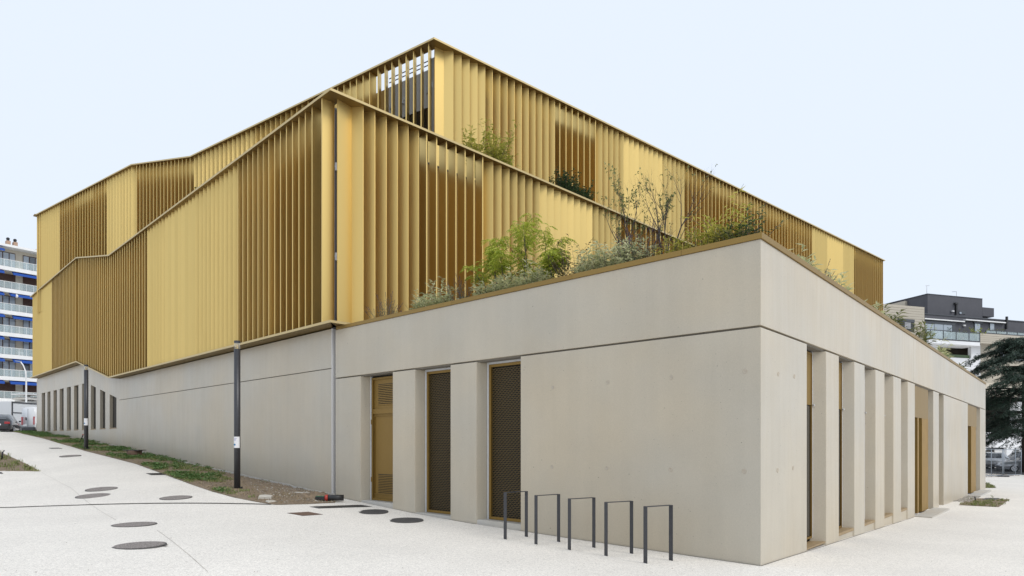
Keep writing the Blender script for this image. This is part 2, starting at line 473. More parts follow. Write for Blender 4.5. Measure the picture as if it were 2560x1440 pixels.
# lower panels and piers, street side
p = PB(); p.prism([C0, wr_pt(tr(2017.6)), wr_pt(tr(2017.6), -DR), inner, wl_pt(tl(1301.6), -DL), wl_pt(tl(1301.6))], ZB, JZ - GAP)
corner_panel = p.done("wall_panel", "concrete", bevel=0.008)
piersL = [(1190.6, 1126), (1037, 981.6), (901, 838.5)]
for a, b in piersL:
    p = PB(); p.prism([wl_pt(tl(a)), wl_pt(tl(a) - SPLAY_L, -DL), wl_pt(tl(b), -DL), wl_pt(tl(b))], ZB, JZ - GAP); p.done("pier", "concrete", bevel=0.012)
openR = [(2017.6, 2066), (2098, 2137), (2162.6, 2190), (2212.5, 2235), (2254, 2271), (2288.6, 2335), (2349, 2361), (2421.5, 2452.5)]
for (a0, a1), (b0, b1) in zip(openR, openR[1:] + [(2466, 2466)]):
    p = PB(); p.prism([wr_pt(tr(a1)), wr_pt(tr(b0)), wr_pt(tr(b0), -DR), wr_pt(tr(a1) - (SPLAY_R if a1 < 2280 else 0.0), -DR)], ZB, JZ - GAP)
    p.done("pier" if a1 != 2361 else "wall_panel", "concrete", bevel=0.01)
# shadow-gap backing, then the frieze and its coping
p = PB(); p.prism([wl_pt(tl(838.5), -0.05), wl_pt(tl(838.5), -0.38), inner, wr_pt(30.2, -0.24), wr_pt(30.2, -0.05), C0 - NL * 0.05 - NR * 0.05], JZ - GAP, JZ + GAP)
p.done("joint_filler", "joint_grey")
FZ = CT - 0.088
def ring_wall(t_l, t_r, n0, n1, z0, z1):
    p = PB()
    a = C0 + NL * n0 + NR * n0; b = C0 + NL * n1 + NR * n1
    p.prism([wl_pt(t_l, n0), wl_pt(t_l, n1), b, wr_pt(t_r, n1), wr_pt(t_r, n0), a], z0, z1)
    return p
SPL = tr(2285)
p = PB(); p.prism([wl_pt(tl(838.5)), wl_pt(tl(838.5), -0.36), C0 - NL * 0.36 - NR * 0.36, wr_pt(SPL - 0.004, -0.36), wr_pt(SPL - 0.004), C0], JZ + GAP, FZ); p.done("frieze_panel", "concrete", bevel=0.008)
p = PB(); p.prism([wr_pt(SPL + 0.004), wr_pt(SPL + 0.004, -0.36), wr_pt(tr(2466), -0.36), wr_pt(tr(2466))], JZ + GAP, FZ); p.done("frieze_panel", "concrete", bevel=0.008)
# gold coping in lengths
def coping(fn, t0, t1, corner=False):
    p = PB(); p.prism([fn(t0, 0.025), fn(t1, 0.025), fn(t1, -0.40), fn(t0, -0.40)] if fn is wr_pt else [fn(t1, 0.025), fn(t0, 0.025), fn(t0, -0.40), fn(t1, -0.40)], FZ + 0.001, CT)
    p.done("coping", "coping_gold", bevel=0.006)
ca = C0 + NL * 0.025 + NR * 0.025; cb = C0 - NL * 0.40 - NR * 0.40
cuts = [tl(1705), tl(1432), tl(1130), tl(842)]
for t0, t1 in zip(cuts, cuts[1:]): coping(wl_pt, t0 + 0.002, t1)
rc = [3.0, 8.0, 13.0, 18.0, 24.0, tr(2466) + 0.02]
for t0, t1 in zip(rc, rc[1:]): coping(wr_pt, t0 + 0.002, t1)
p = PB(); p.prism([ca, wr_pt(rc[0], 0.025), wr_pt(rc[0], -0.40), cb, wl_pt(cuts[0], -0.40), wl_pt(cuts[0], 0.025)], FZ + 0.001, CT); p.done("coping", "coping_gold", bevel=0.006)
# far end wall and a dark lining behind the openings, planted roof
p = PB(); e0 = wr_pt(tr(2466) - 0.003, -0.003)
p.prism([e0, e0 + EL * 12, e0 + EL * 12 - ER * 0.3, e0 - ER * 0.3], ZB, FZ - 0.003); p.done("end_wall", "concrete")
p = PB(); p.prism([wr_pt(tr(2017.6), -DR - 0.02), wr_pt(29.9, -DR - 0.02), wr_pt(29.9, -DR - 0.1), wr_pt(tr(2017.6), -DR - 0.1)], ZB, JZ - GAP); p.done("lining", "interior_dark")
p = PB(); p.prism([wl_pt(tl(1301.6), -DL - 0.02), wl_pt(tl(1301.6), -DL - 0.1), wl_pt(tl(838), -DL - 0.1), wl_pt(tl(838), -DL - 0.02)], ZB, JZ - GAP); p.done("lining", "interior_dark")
roofB = [wr_pt(29.8, -0.36), wr_pt(29.8, -0.36) + EL * 14, W0 + ER * 30, W0 + ER * 0.4, C0 - NL * 0.37 - NR * 0.37]
p = PB(); p.prism(roofB, CT - 0.55, CT - 0.12); p.done("planted_roof", "soil_roof")

# --- recessed openings, street side
def frame_rect(mb, fn, t0, t1, z0, z1, n0, n1, w):
    def pr(a, b, c, d): mb.prism([fn(a, n0), fn(b, n0), fn(b, n1), fn(a, n1)], c, d)
    pr(t0, t0 + w, z0, z1); pr(t1 - w, t1, z0, z1); pr(t0 + w, t1 - w, z0, z0 + w); pr(t0 + w, t1 - w, z1 - w, z1)
def lattice(mb, fn, t0, t1, z0, z1, n, cw, ch, th):
    rows = int((z1 - z0) / ch); cols = int((t1 - t0) / cw * 2) + 1
    for i in range(rows + 1):
        zc = z0 + i * ch
        for j in range(cols):
            a, b = t0 + j * cw / 2, min(t1, t0 + (j + 1) * cw / 2)
            if a >= t1: continue
            up = ch / 2 if (i + j) % 2 == 0 else 0.0
            za, zb = zc + (ch / 2 - up), zc + up
            if max(za, zb) + th > z1: continue
            pa, pb = fn(a, n), fn(b, n); pa2, pb2 = fn(a, n - 0.014), fn(b, n - 0.014)
            v = [Vector((q.x, q.y, z)) for q, z in ((pa, za), (pb, zb), (pb, zb + th), (pa, za + th), (pa2, za - 0.006), (pb2, zb - 0.006), (pb2, zb + th - 0.006), (pa2, za + th - 0.006))]
            k = len(mb.v); mb.v += [tuple(q) for q in v]
            mb.f += [(k, k + 1, k + 2, k + 3), (k + 3, k + 2, k + 6, k + 7), (k + 1, k, k + 4, k + 5)]
NI = -0.255
def step_block(t0, t1, z):
    p = PB(); p.prism([wl_pt(t0 + 0.002, -0.015), wl_pt(t0 + 0.002, -DL), wl_pt(t1 - 0.002, -DL), wl_pt(t1 - 0.002, -0.015)], ZB, z); p.done("sill", "concrete_plain", bevel=0.008)
for (pa, pb, zs) in ((1301.6, 1190.6, E - 1.56), (1126, 1037, E - 1.555)):
    t0, t1 = tl(pa), tl(pb); step_block(t0, t1, zs); t1 -= 0.088
    p = PB(); frame_rect(p, wl_pt, t0 + 0.006, t1 - 0.05, zs + 0.006, JZ - GAP - 0.05, NI + 0.02, NI - 0.03, 0.055)
    win = p.done("mesh_window", "gold_paint")
    p = PB(); p.prism([wl_pt(t1 - 0.048, NI + 0.03), wl_pt(t1 - 0.048, NI - 0.03), wl_pt(t1 - 0.004, NI - 0.03), wl_pt(t1 - 0.004, NI + 0.03)], zs, JZ - GAP - 0.004)
    p.prism([wl_pt(t0 + 0.006, NI + 0.03), wl_pt(t0 + 0.006, NI - 0.03), wl_pt(t1 - 0.05, NI - 0.03), wl_pt(t1 - 0.05, NI + 0.03)], JZ - GAP - 0.046, JZ - GAP - 0.004)
    p.done("flashing", "zinc", win)
    p = PB(); lattice(p, wl_pt, t0 + 0.05, t1 - 0.09, zs + 0.05, JZ - GAP - 0.10, NI, 0.092, 0.038, 0.009)
    lat = p.build("expanded_mesh", "mesh_gold", win, fix=False); lat.data.transform(Matrix.Translation(-BOFF)); tag(lat, kind="stuff")
# service door with louvred panels
t0, t1 = tl(981.6), tl(901); zs = E - 1.40
step_block(t0, t1, zs); t1 -= 0.088
zt = JZ - GAP - 0.045
p = PB(); p.prism([wl_pt(t0 + 0.004, NI - 0.02), wl_pt(t0 + 0.004, NI - 0.05), wl_pt(t1 - 0.05, NI - 0.05), wl_pt(t1 - 0.05, NI - 0.02)], zs + 0.004, zt)
frame_rect(p, wl_pt, t0 + 0.004, t1 - 0.05, zs + 0.004, zt, NI + 0.02, NI - 0.02, 0.05)
door = p.done("service_door", "gold_paint")
H = zt - zs
def zf(f): return zs + H * f
p = PB(); p.prism([wl_pt(t1 - 0.048, NI + 0.03), wl_pt(t1 - 0.048, NI - 0.03), wl_pt(t1 - 0.004, NI - 0.03), wl_pt(t1 - 0.004, NI + 0.03)], zs, JZ - GAP - 0.004); p.done("flashing", "zinc", door)
p = PB(); frame_rect(p, wl_pt, t0 + 0.055, t1 - 0.13, zf(0.05), zf(0.69), NI + 0.01, NI - 0.02, 0.012)
p.prism([wl_pt(t0 + 0.055, NI + 0.012), wl_pt(t0 + 0.055, NI - 0.02), wl_pt(t1 - 0.1, NI - 0.02), wl_pt(t1 - 0.1, NI + 0.012)], zf(0.705), zf(0.745)); p.done("door_leaf", "gold_paint", door)
for (fa, fb) in ((0.775, 0.945), (0.055, 0.215)):
    p = PB(); p.prism([wl_pt(t0 + 0.08, NI - 0.017), wl_pt(t0 + 0.08, NI - 0.019), wl_pt(t1 - 0.28, NI - 0.019), wl_pt(t1 - 0.28, NI - 0.017)], zf(fa), zf(fb)); p.done("vent_opening", "interior_dark", door)
    nsl = 12
    for i in range(nsl):
        z0 = zf(fa + (fb - fa) * i / nsl); z1 = zf(fa + (fb - fa) * (i + 0.55) / nsl)
        p = PB(); p.prism([wl_pt(t0 + 0.075, NI + 0.004), wl_pt(t0 + 0.075, NI - 0.014), wl_pt(t1 - 0.275, NI - 0.014), wl_pt(t1 - 0.275, NI + 0.004)], z0, z1); p.done("louvre_slat", "gold_paint", door)
for f in (0.62, 0.15):
    p = PB(); c = wl_pt(t1 - 0.055, NI + 0.03); p.tube([(c.x, c.y, zf(f)), (c.x, c.y, zf(f) + 0.12)], 0.014, 8); p.done("hinge", "gold_paint", door)

# --- recessed openings, entrance side
for k, (pa, pb) in enumerate(openR):
    t0, t1 = tr(pa), tr(pb)
    if k in (5, 7):
        n0 = -0.06
        zp = E + (0.77 if k == 5 else 0.78)
        p = PB(); p.prism([wr_pt(t0 + 0.004, n0), wr_pt(t1 - 0.18 * (t1 - t0), n0), wr_pt(t1 - 0.18 * (t1 - t0), n0 - 0.12), wr_pt(t0 + 0.004, n0 - 0.12)], zp, JZ - GAP - 0.003)
        dr = p.done("entrance_door", "coping_gold")
        p = PB(); p.prism([wr_pt(t0 + 0.004, -0.20), wr_pt(t1 - 0.1, -0.20), wr_pt(t1 - 0.1, -DR), wr_pt(t0 + 0.004, -DR)], ground_z(*wr_pt(t0)) + 0.02, zp - 0.002); p.done("door_leaf", "glass_dark", dr)
        for a, b, nn in ((0.24, 0.31, -0.055), (0.44, 0.78, -0.04)) if k == 5 else ((0.02, 0.16, -0.12), (0.36, 0.74, -0.05)):
            p = PB(); L = t1 - t0
            p.prism([wr_pt(t0 + a * L, nn), wr_pt(t0 + b * L, nn), wr_pt(t0 + b * L, -0.23), wr_pt(t0 + a * L, -0.23)], ground_z(*wr_pt(t0)) + 0.03, zp - 0.003); p.done("door_jamb", "door_gold", dr)
        p = PB(); p.prism([wr_pt(t1 - 0.17 * (t1 - t0), -0.17), wr_pt(t1 - 0.02, -0.17), wr_pt(t1 - 0.02, -0.22), wr_pt(t1 - 0.17 * (t1 - t0), -0.22)], ground_z(*wr_pt(t0)), JZ - GAP - 0.003); p.done("flashing", "zinc", dr)
        c = wr_pt(t0); gz = ground_z(c.x, c.y)
        p = PB(); p.prism([wr_pt(t0 - 0.05, 0.42), wr_pt(t1 + 0.05, 0.42), wr_pt(t1 + 0.05, 0.003), wr_pt(t0 - 0.05, 0.003)], gz - 0.3, gz + 0.03); p.done("threshold", "concrete_plain")
        continue
    if k == 6:
        p = PB(); p.prism([wr_pt(t0 + 0.003, -0.17), wr_pt(t1 - 0.003, -0.17), wr_pt(t1 - 0.003, -0.25), wr_pt(t0 + 0.003, -0.25)], ZB, JZ - GAP - 0.002); p.done("recess_panel", "concrete")
        continue
    zs = E - 1.745; t1s = t1
    p = PB(); p.prism([wr_pt(t0 + 0.003, -0.012), wr_pt(t1 - 0.003, -0.012), wr_pt(t1 - 0.003, -0.25), wr_pt(t0 + 0.003, -0.25)], zs - 0.035, zs + (0.02 if k else -0.06)); p.done("sill", "sill_brown")
    if k: 
        p = PB(); p.prism([wr_pt(t0 + 0.003, -0.03), wr_pt(t1 - 0.003, -0.03), wr_pt(t1 - 0.003, -0.25), wr_pt(t0 + 0.003, -0.25)], ZB, zs - 0.037); p.done("base_block", "concrete")
    t1 -= 0.122
    p = PB(); frame_rect(p, wr_pt, t0 + 0.006, t1 - 0.035, zs + 0.03, JZ - GAP - 0.03, -0.195, -0.235, 0.035)
    wn_ = p.done("window", "gold_paint")
    zp = E + 0.71
    p = PB(); p.prism([wr_pt(t0 + 0.03, -0.205), wr_pt(t1 - 0.06, -0.205), wr_pt(t1 - 0.06, -0.225), wr_pt(t0 + 0.03, -0.225)], zp, JZ - GAP - 0.05); p.done("upper_panel", "coping_gold", wn_)
    p = PB(); p.prism([wr_pt(t0 + 0.03, -0.215), wr_pt(t1 - 0.06, -0.215), wr_pt(t1 - 0.06, -0.225), wr_pt(t0 + 0.03, -0.225)], zs + 0.05, zp - 0.01); p.done("pane", "glass_dark", wn_)
    p = PB(); p.prism([wr_pt(t1 - 0.033, -0.19), wr_pt(t1 - 0.004, -0.19), wr_pt(t1 - 0.004, -0.23), wr_pt(t1 - 0.033, -0.23)], zs + 0.03, JZ - GAP - 0.003); p.done("flashing", "zinc", wn_)
    p = PB(); c = wr_pt(t1 - 0.02, -0.17); p.lathe([(0.001, -0.02), (0.02, -0.012), (0.02, 0.012), (0.001, 0.02)], 8, (c.x, c.y, zp)); p.done("bolt_head", "zinc", wn_)

# form-tie plugs on the cast walls
def tie(fn, t, z, nvec, parent):
    c = fn(t, 0.0); n3 = Vector((nvec.x, nvec.y, 0)); u3 = n3.cross(Vector((0, 0, 1))).normalized(); w3 = Vector((0, 0, 1))
    o3 = Vector((c.x, c.y, z)); p = PB(); rings = []
    for r, h in ((0.036, 0.0), (0.034, 0.006), (0.028, 0.006), (0.018, 0.0015), (0.002, 0.001)):
        rings.append([o3 + n3 * h + (u3 * math.cos(a) + w3 * math.sin(a)) * r for a in (2 * math.pi * j / 12 for j in range(12))])
    p.loft(rings); p.done("tie_plug", "tie_shade", parent)
for px_, py_ in ((1382, 968), (1519, 956), (1678, 943), (1862, 928), (1380, 1167), (1517, 1170), (1676, 1174), (1860, 1178)):
    t = tl(px_); tie(wl_pt, t, ZH(py_, wl_pt(t).y), NL, corner_panel)
for px_, py_ in ((1946, 935), (1986, 941), (1983, 1170), (1944, 1176)):
    t = tr(px_); tie(wr_pt, t, ZH(py_, wr_pt(t).y), NR, corner_panel)

# --- the rising street wall under the louvres
A1, B1, C1 = V2(-18.7, 30.3), V2(-20.24, 30.36), V2(-29.5, 39.6)
A1 = W0 + (V2(-19.1, 30.2) - V2(-4.57, 16.05)).normalized() * 19.6
uW = (A1 - W0).normalized()
B1 = W0 + uW * on_line(W0, A1, 217)
C1 = W0 + uW * on_line(W0, A1, 92)
def out_n(u):
    n = V2(-u.y, u.x); return n if n.y < 0 else -n
def seg_prism(Q0, Q1, t0, t1, zb, zt, n0, n1):
    u = (Q1 - Q0).normalized(); n = out_n(u); p = PB()
    pt = lambda t, m: Q0 + u * t + n * m
    p.prism([pt(t0, n0), pt(t0, n1), pt(t1, n1), pt(t1, n0)], [zb[0], zb[0], zb[1], zb[1]], [zt[0], zt[0], zt[1], zt[1]])
    return p
LA = (A1 - W0).length
J2a, J2b = E + 1.99, E + 2.09
seg_prism(W0, A1, 0.12, LA, (ZB, ZB), (J2a - 0.012, J2b - 0.012), 0.0, -0.35).done("wall_panel", "concrete")
seg_prism(W0, A1, 0.12, LA, (J2a + 0.012, J2b + 0.012), (E + 3.03, E + 3.10), 0.0, -0.35).done("frieze_panel", "concrete")
seg_prism(W0, A1, 0.1, LA - 0.05, (ZB, ZB), (E + 2.9, E + 2.9), -0.04, -0.30).done("joint_filler", "joint_grey")
seg_prism(W0, A1, 0.055, 0.09, (ZB, ZB), (CT - 0.03, CT - 0.03), 0.02, -0.3).done("joint_cover", "cover_grey")
LF = (B1 - A1).length; LC = (C1 - B1).length
def interp(a, b, f): return a + (b - a) * f
HA, HB, HC = E + 2.14, E + 3.32, E + 3.44
TA, TB, TC = E + 3.12, E + 4.43, E + 4.50
SA, SB, SCz = E + 0.74, E + 0.76, E + 0.86
def pierced(Q0, Q1, L, h0, h1, t0z, t1z, s0, s1, pier_px, name_first=False):
    seg_prism(Q0, Q1, 0, L, (h0, h1), (t0z, t1z), 0.0, -0.35).done("frieze_panel", "concrete")
    seg_prism(Q0, Q1, 0, L, (ZB, ZB), (s0, s1), 0.0, -0.35).done("wall_panel", "concrete")
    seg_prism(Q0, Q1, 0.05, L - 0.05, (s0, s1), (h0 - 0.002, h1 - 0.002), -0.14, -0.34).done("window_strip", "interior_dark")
    for a, b in pier_px:
        ta, tb = (on_line(Q0, Q1, a) if a is not None else 0.0), (on_line(Q0, Q1, b) if b is not None else L)
        fa, fb = ta / L, tb / L
        seg_prism(Q0, Q1, ta, tb, (interp(s0, s1, fa) + 0.002, interp(s0, s1, fb) + 0.002), (interp(h0, h1, fa) - 0.003, interp(h0, h1, fb) - 0.003), -0.002, -0.139).done("pier", "concrete")
    ps = [x for q in pier_px for x in q]
    for a, b in zip(ps[1::2], ps[2::2]):
        ta, tb = on_line(Q0, Q1, a), on_line(Q0, Q1, b)
        zz = interp(s0, s1, ta / L)
        seg_prism(Q0, Q1, ta + 0.01, tb - 0.01, (zz + 0.002, zz + 0.002), (zz + 0.05, zz + 0.05), 0.012, -0.138).done("sill", "sill_brown")
        zh = interp(h0, h1, ta / L)
        seg_prism(Q0, Q1, ta + 0.01, ta + 0.05, (zz + 0.052, zz + 0.052), (zh - 0.01, zh - 0.01), -0.10, -0.138).done("window_frame", "gold_paint")
pierced(A1, B1, LF, HA, HB, TA, TB, SA, SB, [(None, 291), (274, 263), (250, 239.5), (227, None)])
pierced(B1, C1, LC, HB, HC, TB, TC, SB, SCz, [(None, 214.5), (205, 196), (185, 177), (167, 159), (149, 142), (133.5, 126), (118.3, 112.5), (104.2, None)])
p = PB(); q = C1 - V2(-0.707, 0.707) * 0.003; p.prism([q, q + V2(0.707, 0.707) * 8, q + V2(0.707, 0.707) * 8 + V2(0.2, -0.2), q + V2(0.2, -0.2)], ZB, TC - 0.01); p.done("end_wall", "concrete")

# --- louvre bands
TLz, TUz = E + 8.96, E + 14.0
TLz2, TUz2 = E + 10.15, E + 15.1      # both bands step up with the slope
G0 = XY(826, 16.05); GA = V2(-19.1, 30.2); GU = (GA - G0).normalized(); GB = G0 + GU * on_line(G0, GA, 190); GC = G0 + GU * on_line(G0, GA, 75)
GR = G0 + V2(0.7105, 0.7037) * 22.0
U0 = XY(1085, 21.96); UA = XY(475, 31.0); UU = (UA - U0).normalized(); UB = U0 + UU * on_line(U0, UA, 328); UC = U0 + UU * on_line(U0, UA, 83); UR = XY(2213, 48.6)
def left_n(u): return V2(-u.y, u.x)
def offset(pts, d):
    """parallel polyline, d metres to the inside"""
    out = []
    for i, q in enumerate(pts):
        us = []
        if i > 0: us.append((q - pts[i - 1]).normalized())
        if i < len(pts) - 1: us.append((pts[i + 1] - q).normalized())
        ns = [-left_n(u) for u in us]
        if len(ns) == 1: out.append(q + ns[0] * d)
        else:
            m = (ns[0] + ns[1]).normalized(); out.append(q + m * (d / max(0.3, m.dot(ns[0]))))
    return out
def plate(pts, zs, th, w, name, mat, parent=None):
    ins = offset(pts, w); p = PB()
    rings = []
    for a, b, z in zip(pts, ins, zs):
        rings.append([Vector((a.x, a.y, z - th)), Vector((b.x, b.y, z - th)), Vector((b.x, b.y, z)), Vector((a.x, a.y, z))])
    p.loft(rings)
    o = p.done(name, mat, parent)
    q = PB(); ou = offset(pts, -0.006)
    q.loft([[Vector((a.x, a.y, z - th - 0.004)), Vector((b.x, b.y, z - th - 0.004)), Vector((b.x, b.y, z + 0.004)), Vector((a.x, a.y, z + 0.004))] for a, b, z in zip(ou, offset(pts, 0.004), zs)])
    q.done("edge_trim", "gold_trim", o if parent is None else parent)
    return o
lowL = [GR, G0, GA, GB, GC]
lower = plate(lowL, [TLz] * 3 + [TLz2] * 2, 0.055, 0.45, "lower_louvre_band", "gold_plate")
uppL = [UR, U0, UA, UB, UC]
upper = plate(uppL, [TUz] * 3 + [TUz2] * 2, 0.055, 0.45, "upper_louvre_band", "gold_plate")
BOT = {"G": E + 3.06, "A": E + 3.12, "B": E + 4.45, "C": E + 4.52}
plate([G0 + V2(0.7105, 0.7037) * 0.62, G0, GA, GB, GC], [BOT["G"] + 0.06, BOT["G"] + 0.06, BOT["A"] + 0.06, BOT["B"] + 0.06, BOT["C"] + 0.06], 0.055, 0.95, "bottom_plate", "gold_plate", lower)
# end returns of the plates (left and right ends)
for nm, par, q, z in (("end_plate", lower, GC, TLz2), ("end_plate", upper, UC, TUz2)):
    d = V2(0.72, 0.69)
    p = PB(); a = q - V2(-0.70, 0.71) * 0.003; p.prism([a, a + d * 9, a + d * 9 + V2(0.32, -0.31), a + V2(0.32, -0.31)], z - 0.058, z - 0.003); p.done(nm, "gold_plate", par)
SPACING, FW, FT = 0.36, 0.35, 0.042
fin_specs = []
def fins(P0, P1, groups, zb0, zb1, ztop, band, start=0.2, end=0.1, clip=None):
    u = (P1 - P0).normalized(); n = out_n(u); L = (P1 - P0).length
    k = int((L - start - end) / SPACING)
    for i in range(k + 1):
        t = start + i * SPACING
        c = P0 + u * t - n * 0.25
        px = CX + F * c.x / c.y
        if clip and not (clip[0] <= px <= clip[1]): continue
        phi = None
        for a, b, f in groups:
            if min(a, b) <= px <= max(a, b): phi = f; break
        if phi is None: continue
        f = math.radians(phi + random.Random(i * 7 + int(L * 10)).uniform(-1.2, 1.2))
        d = n * math.cos(f) + u * math.sin(f)
        fin_specs.append((c.length, c, math.atan2(d.y, d.x), interp(zb0, zb1, t / L), (ztop if not isinstance(ztop, tuple) else interp(ztop[0], ztop[1], t / L)) - 0.056, band, FW))
OPEN, DARK, MED, BRT = -2, -8, 34, 50
zr = CT - 0.13
fins(G0, GR, [(875, 1050, MED), (1050, 1203, OPEN), (1203, 1340, MED), (1340, 1480, BRT), (1480, 1548, MED), (1548, 1900, OPEN)], zr, zr, TLz, lower, start=0.92)
fins(G0, GA, [(808, 690, OPEN), (690, 606, 6), (606, 495, 27), (495, 420, 44), (420, 378, 28), (378, 200, -5)], BOT["G"] + 0.062, BOT["A"] + 0.062, TLz, lower, start=0.72)
fins(GA, GB, [(300, 150, -3)], BOT["A"] + 0.06, BOT["B"] + 0.06, (TLz, TLz2), lower, start=0.15)
fins(GB, GC, [(200, 137, -5), (137, 113, 40), (113, 50, 18)], BOT["B"] + 0.062, BOT["C"] + 0.062, TLz2, lower, start=0.15)
fins(U0, UR, [(1118, 1208, BRT), (1208, 1377, MED), (1377, 1484, OPEN), (1484, 1559, MED), (1559, 1655, BRT), (1655, 1711, MED), (1711, 1780, 8), (1780, 1966, OPEN), (1966, 2029, 6), (2029, 2063, MED), (2063, 2104, BRT), (2104, 2133, MED), (2133, 2300, 4)], TLz - 0.3, TLz - 0.3, TUz, upper, start=0.78)
fins(U0, UA, [(1082, 940, -29), (940, 845, -4), (845, 770, 2), (770, 640, 18), (640, 400, 28)], TLz - 0.3, TLz - 0.3, TUz, upper, start=0.42)
fins(UA, UB, [(520, 300, -2)], TLz - 0.3, TLz - 0.3, (TUz, TUz2), upper, start=0.15)
fins(UB, UC, [(340, 271, 30), (271, 236, -3), (236, 190, -12), (190, 152, -3), (152, 110, 28), (110, 60, 16)], TLz - 0.3, TLz - 0.3, TUz2, upper, start=0.15)
# wide corner blades beside the slot
def blade(c, ang, w, z0, z1, band): fin_specs.append((c.length, c, ang, z0, z1, band, w))
uR, uL = (GR - G0).normalized(), (GA - G0).normalized(); nRr, nLl = out_n(uR), out_n(uL)
bd = nRr * math.cos(1.80) + uR * math.sin(1.80)
blade(G0 + uR * 0.585 - nRr * 0.33, math.atan2(bd.y, bd.x), 0.48, BOT["G"] + 0.062, TLz - 0.056, lower)
blade(G0 + uL * 0.50 - nLl * 0.22, math.atan2(nLl.y, nLl.x), 0.36, BOT["G"] + 0.062, TLz - 0.056, lower)
uR, uL = (UR - U0).normalized(), (UA - U0).normalized(); nRr, nLl = out_n(uR), out_n(uL)
blade(U0 + uR * 0.50 - nRr * 0.36, math.atan2(uR.y, uR.x), 0.48, TLz - 0.3, TUz - 0.056, upper)
fin_specs.sort(key=lambda q: q[0])
fin_meshes = {}
def fin_mesh(w):
    if w not in fin_meshes:
        m = MB(); h, t = w / 2, FT / 2; b = 0.005
        ring = [(-h + b, -t), (h - b, -t), (h, -t + b), (h, t - b), (h - b, t), (-h + b, t), (-h, t - b), (-h, -t + b)]
        m.loft([[(x, y, 0) for x, y in ring], [(x, y, 1) for x, y in ring]])
        fin_meshes[w] = m.mesh("fin", "gold")
    return fin_meshes[w]
rest = {lower.name: PB(), upper.name: PB()}
for i, (dist, c, ang, z0, z1, band, w) in enumerate(fin_specs):
    if i < 298:
        o = link("fin", fin_mesh(w), band)
        o.location = (c.x - C0.x, c.y - C0.y, z0); o.rotation_euler.z = ang; o.scale.z = z1 - z0
    else:
        d = V2(math.cos(ang), math.sin(ang)) * w / 2; q = V2(-d.y, d.x).normalized() * FT / 2
        rest[band.name].prism([c - d - q, c + d - q, c + d + q, c - d + q], z0, z1)
for band in (lower, upper):
    if rest[band.name].f:
        tag(rest[band.name].done("far_fins", "gold", band), kind="stuff")
print("fins:", len(fin_specs))
# cores behind the fins, roofs, corner posts and brackets
def core(pts, back, z0, z1, mat, name, d):
    ins = offset(pts, d); p = PB(); p.prism(list(reversed(ins + back)), z0, list(reversed(z1)) if isinstance(z1, list) else z1); return p.done(name, mat)
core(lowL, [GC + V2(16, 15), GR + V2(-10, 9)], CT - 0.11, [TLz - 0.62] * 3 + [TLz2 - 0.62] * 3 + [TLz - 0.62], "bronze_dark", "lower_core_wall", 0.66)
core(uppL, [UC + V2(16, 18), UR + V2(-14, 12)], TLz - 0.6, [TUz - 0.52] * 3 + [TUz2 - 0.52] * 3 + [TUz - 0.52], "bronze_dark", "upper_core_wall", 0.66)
core(lowL, [GC + V2(16, 15), GR + V2(-10, 9)], TLz - 0.615, TLz - 0.2, "soil_roof", "roof_terrace", 1.3)
def seg_box(Q0, u, n, t0, t1, n0, n1, z0, z1, mat, name, parent=None):
    p = PB(); pt = lambda t, m: Q0 + u * t + n * m
    p.prism([pt(t0, n0), pt(t0, n1), pt(t1, n1), pt(t1, n0)], z0, z1); return p.done(name, mat, parent)
tU = on_line(U0, UA, 942)
seg_box(U0, uL, nLl, 0.55, tU, -0.60, -0.652, TUz - 1.9, TUz - 0.56, "concrete_plain", "roof_upstand")
seg_box(U0, uL, nLl, 0.55, tU, -0.62, -0.655, TLz - 0.2, TUz - 1.902, "glass_dark", "window_band")
for zz in (TUz - 0.23, TUz - 0.38):
    seg_box(U0, uL, nLl, 0.5, tU, -0.62, -0.645, zz, zz + 0.025, "anthracite", "guard_rail")
for i in range(9):
    t = 0.75 + i * 0.62
    if t < tU: seg_box(U0, uL, nLl, t, t + 0.10, -0.53, -0.598, TUz - 1.42, TUz - 1.22, "zinc", "junction_box")
seg_box(U0, uL, nLl, 0.36, 0.52, -0.42, -0.52, TLz - 0.3, TUz - 0.35, "concrete_plain", "corner_post")
uR, uL = (GR - G0).normalized(), (GA - G0).normalized(); nRr, nLl = out_n(uR), out_n(uL)
seg_box(G0, uL, nLl, 0.56, 0.70, -0.46, -0.58, BOT["G"], TLz - 0.12, "post_grey", "corner_post")
def bracket(Q0, uL_, nL_, z, band):
    p = PB(); c = Q0 + uL_ * 0.46 - nL_ * 0.44
    c3 = Vector((c.x, c.y, z))
    p.box(c3, (0.05, 0.06, 0.20)); p.box(c3 + Vector((0.07, -0.01, 0.01)), (0.13, 0.012, 0.02)); p.box(c3 + Vector((-0.07, -0.01, 0.01)), (0.13, 0.012, 0.02))
    for sx in (-0.135, 0.135):
        p.box(c3 + Vector((sx, -0.01, 0.01)), (0.012, 0.012, 0.09))
    p.done("bracket", "zinc", band)
for z in (E + 4.9, E + 7.25): bracket(G0, uL, nLl, z, lower)
bracket(U0, (UA - U0).normalized(), out_n((UA - U0).normalized()), TUz - 1.3, upper)
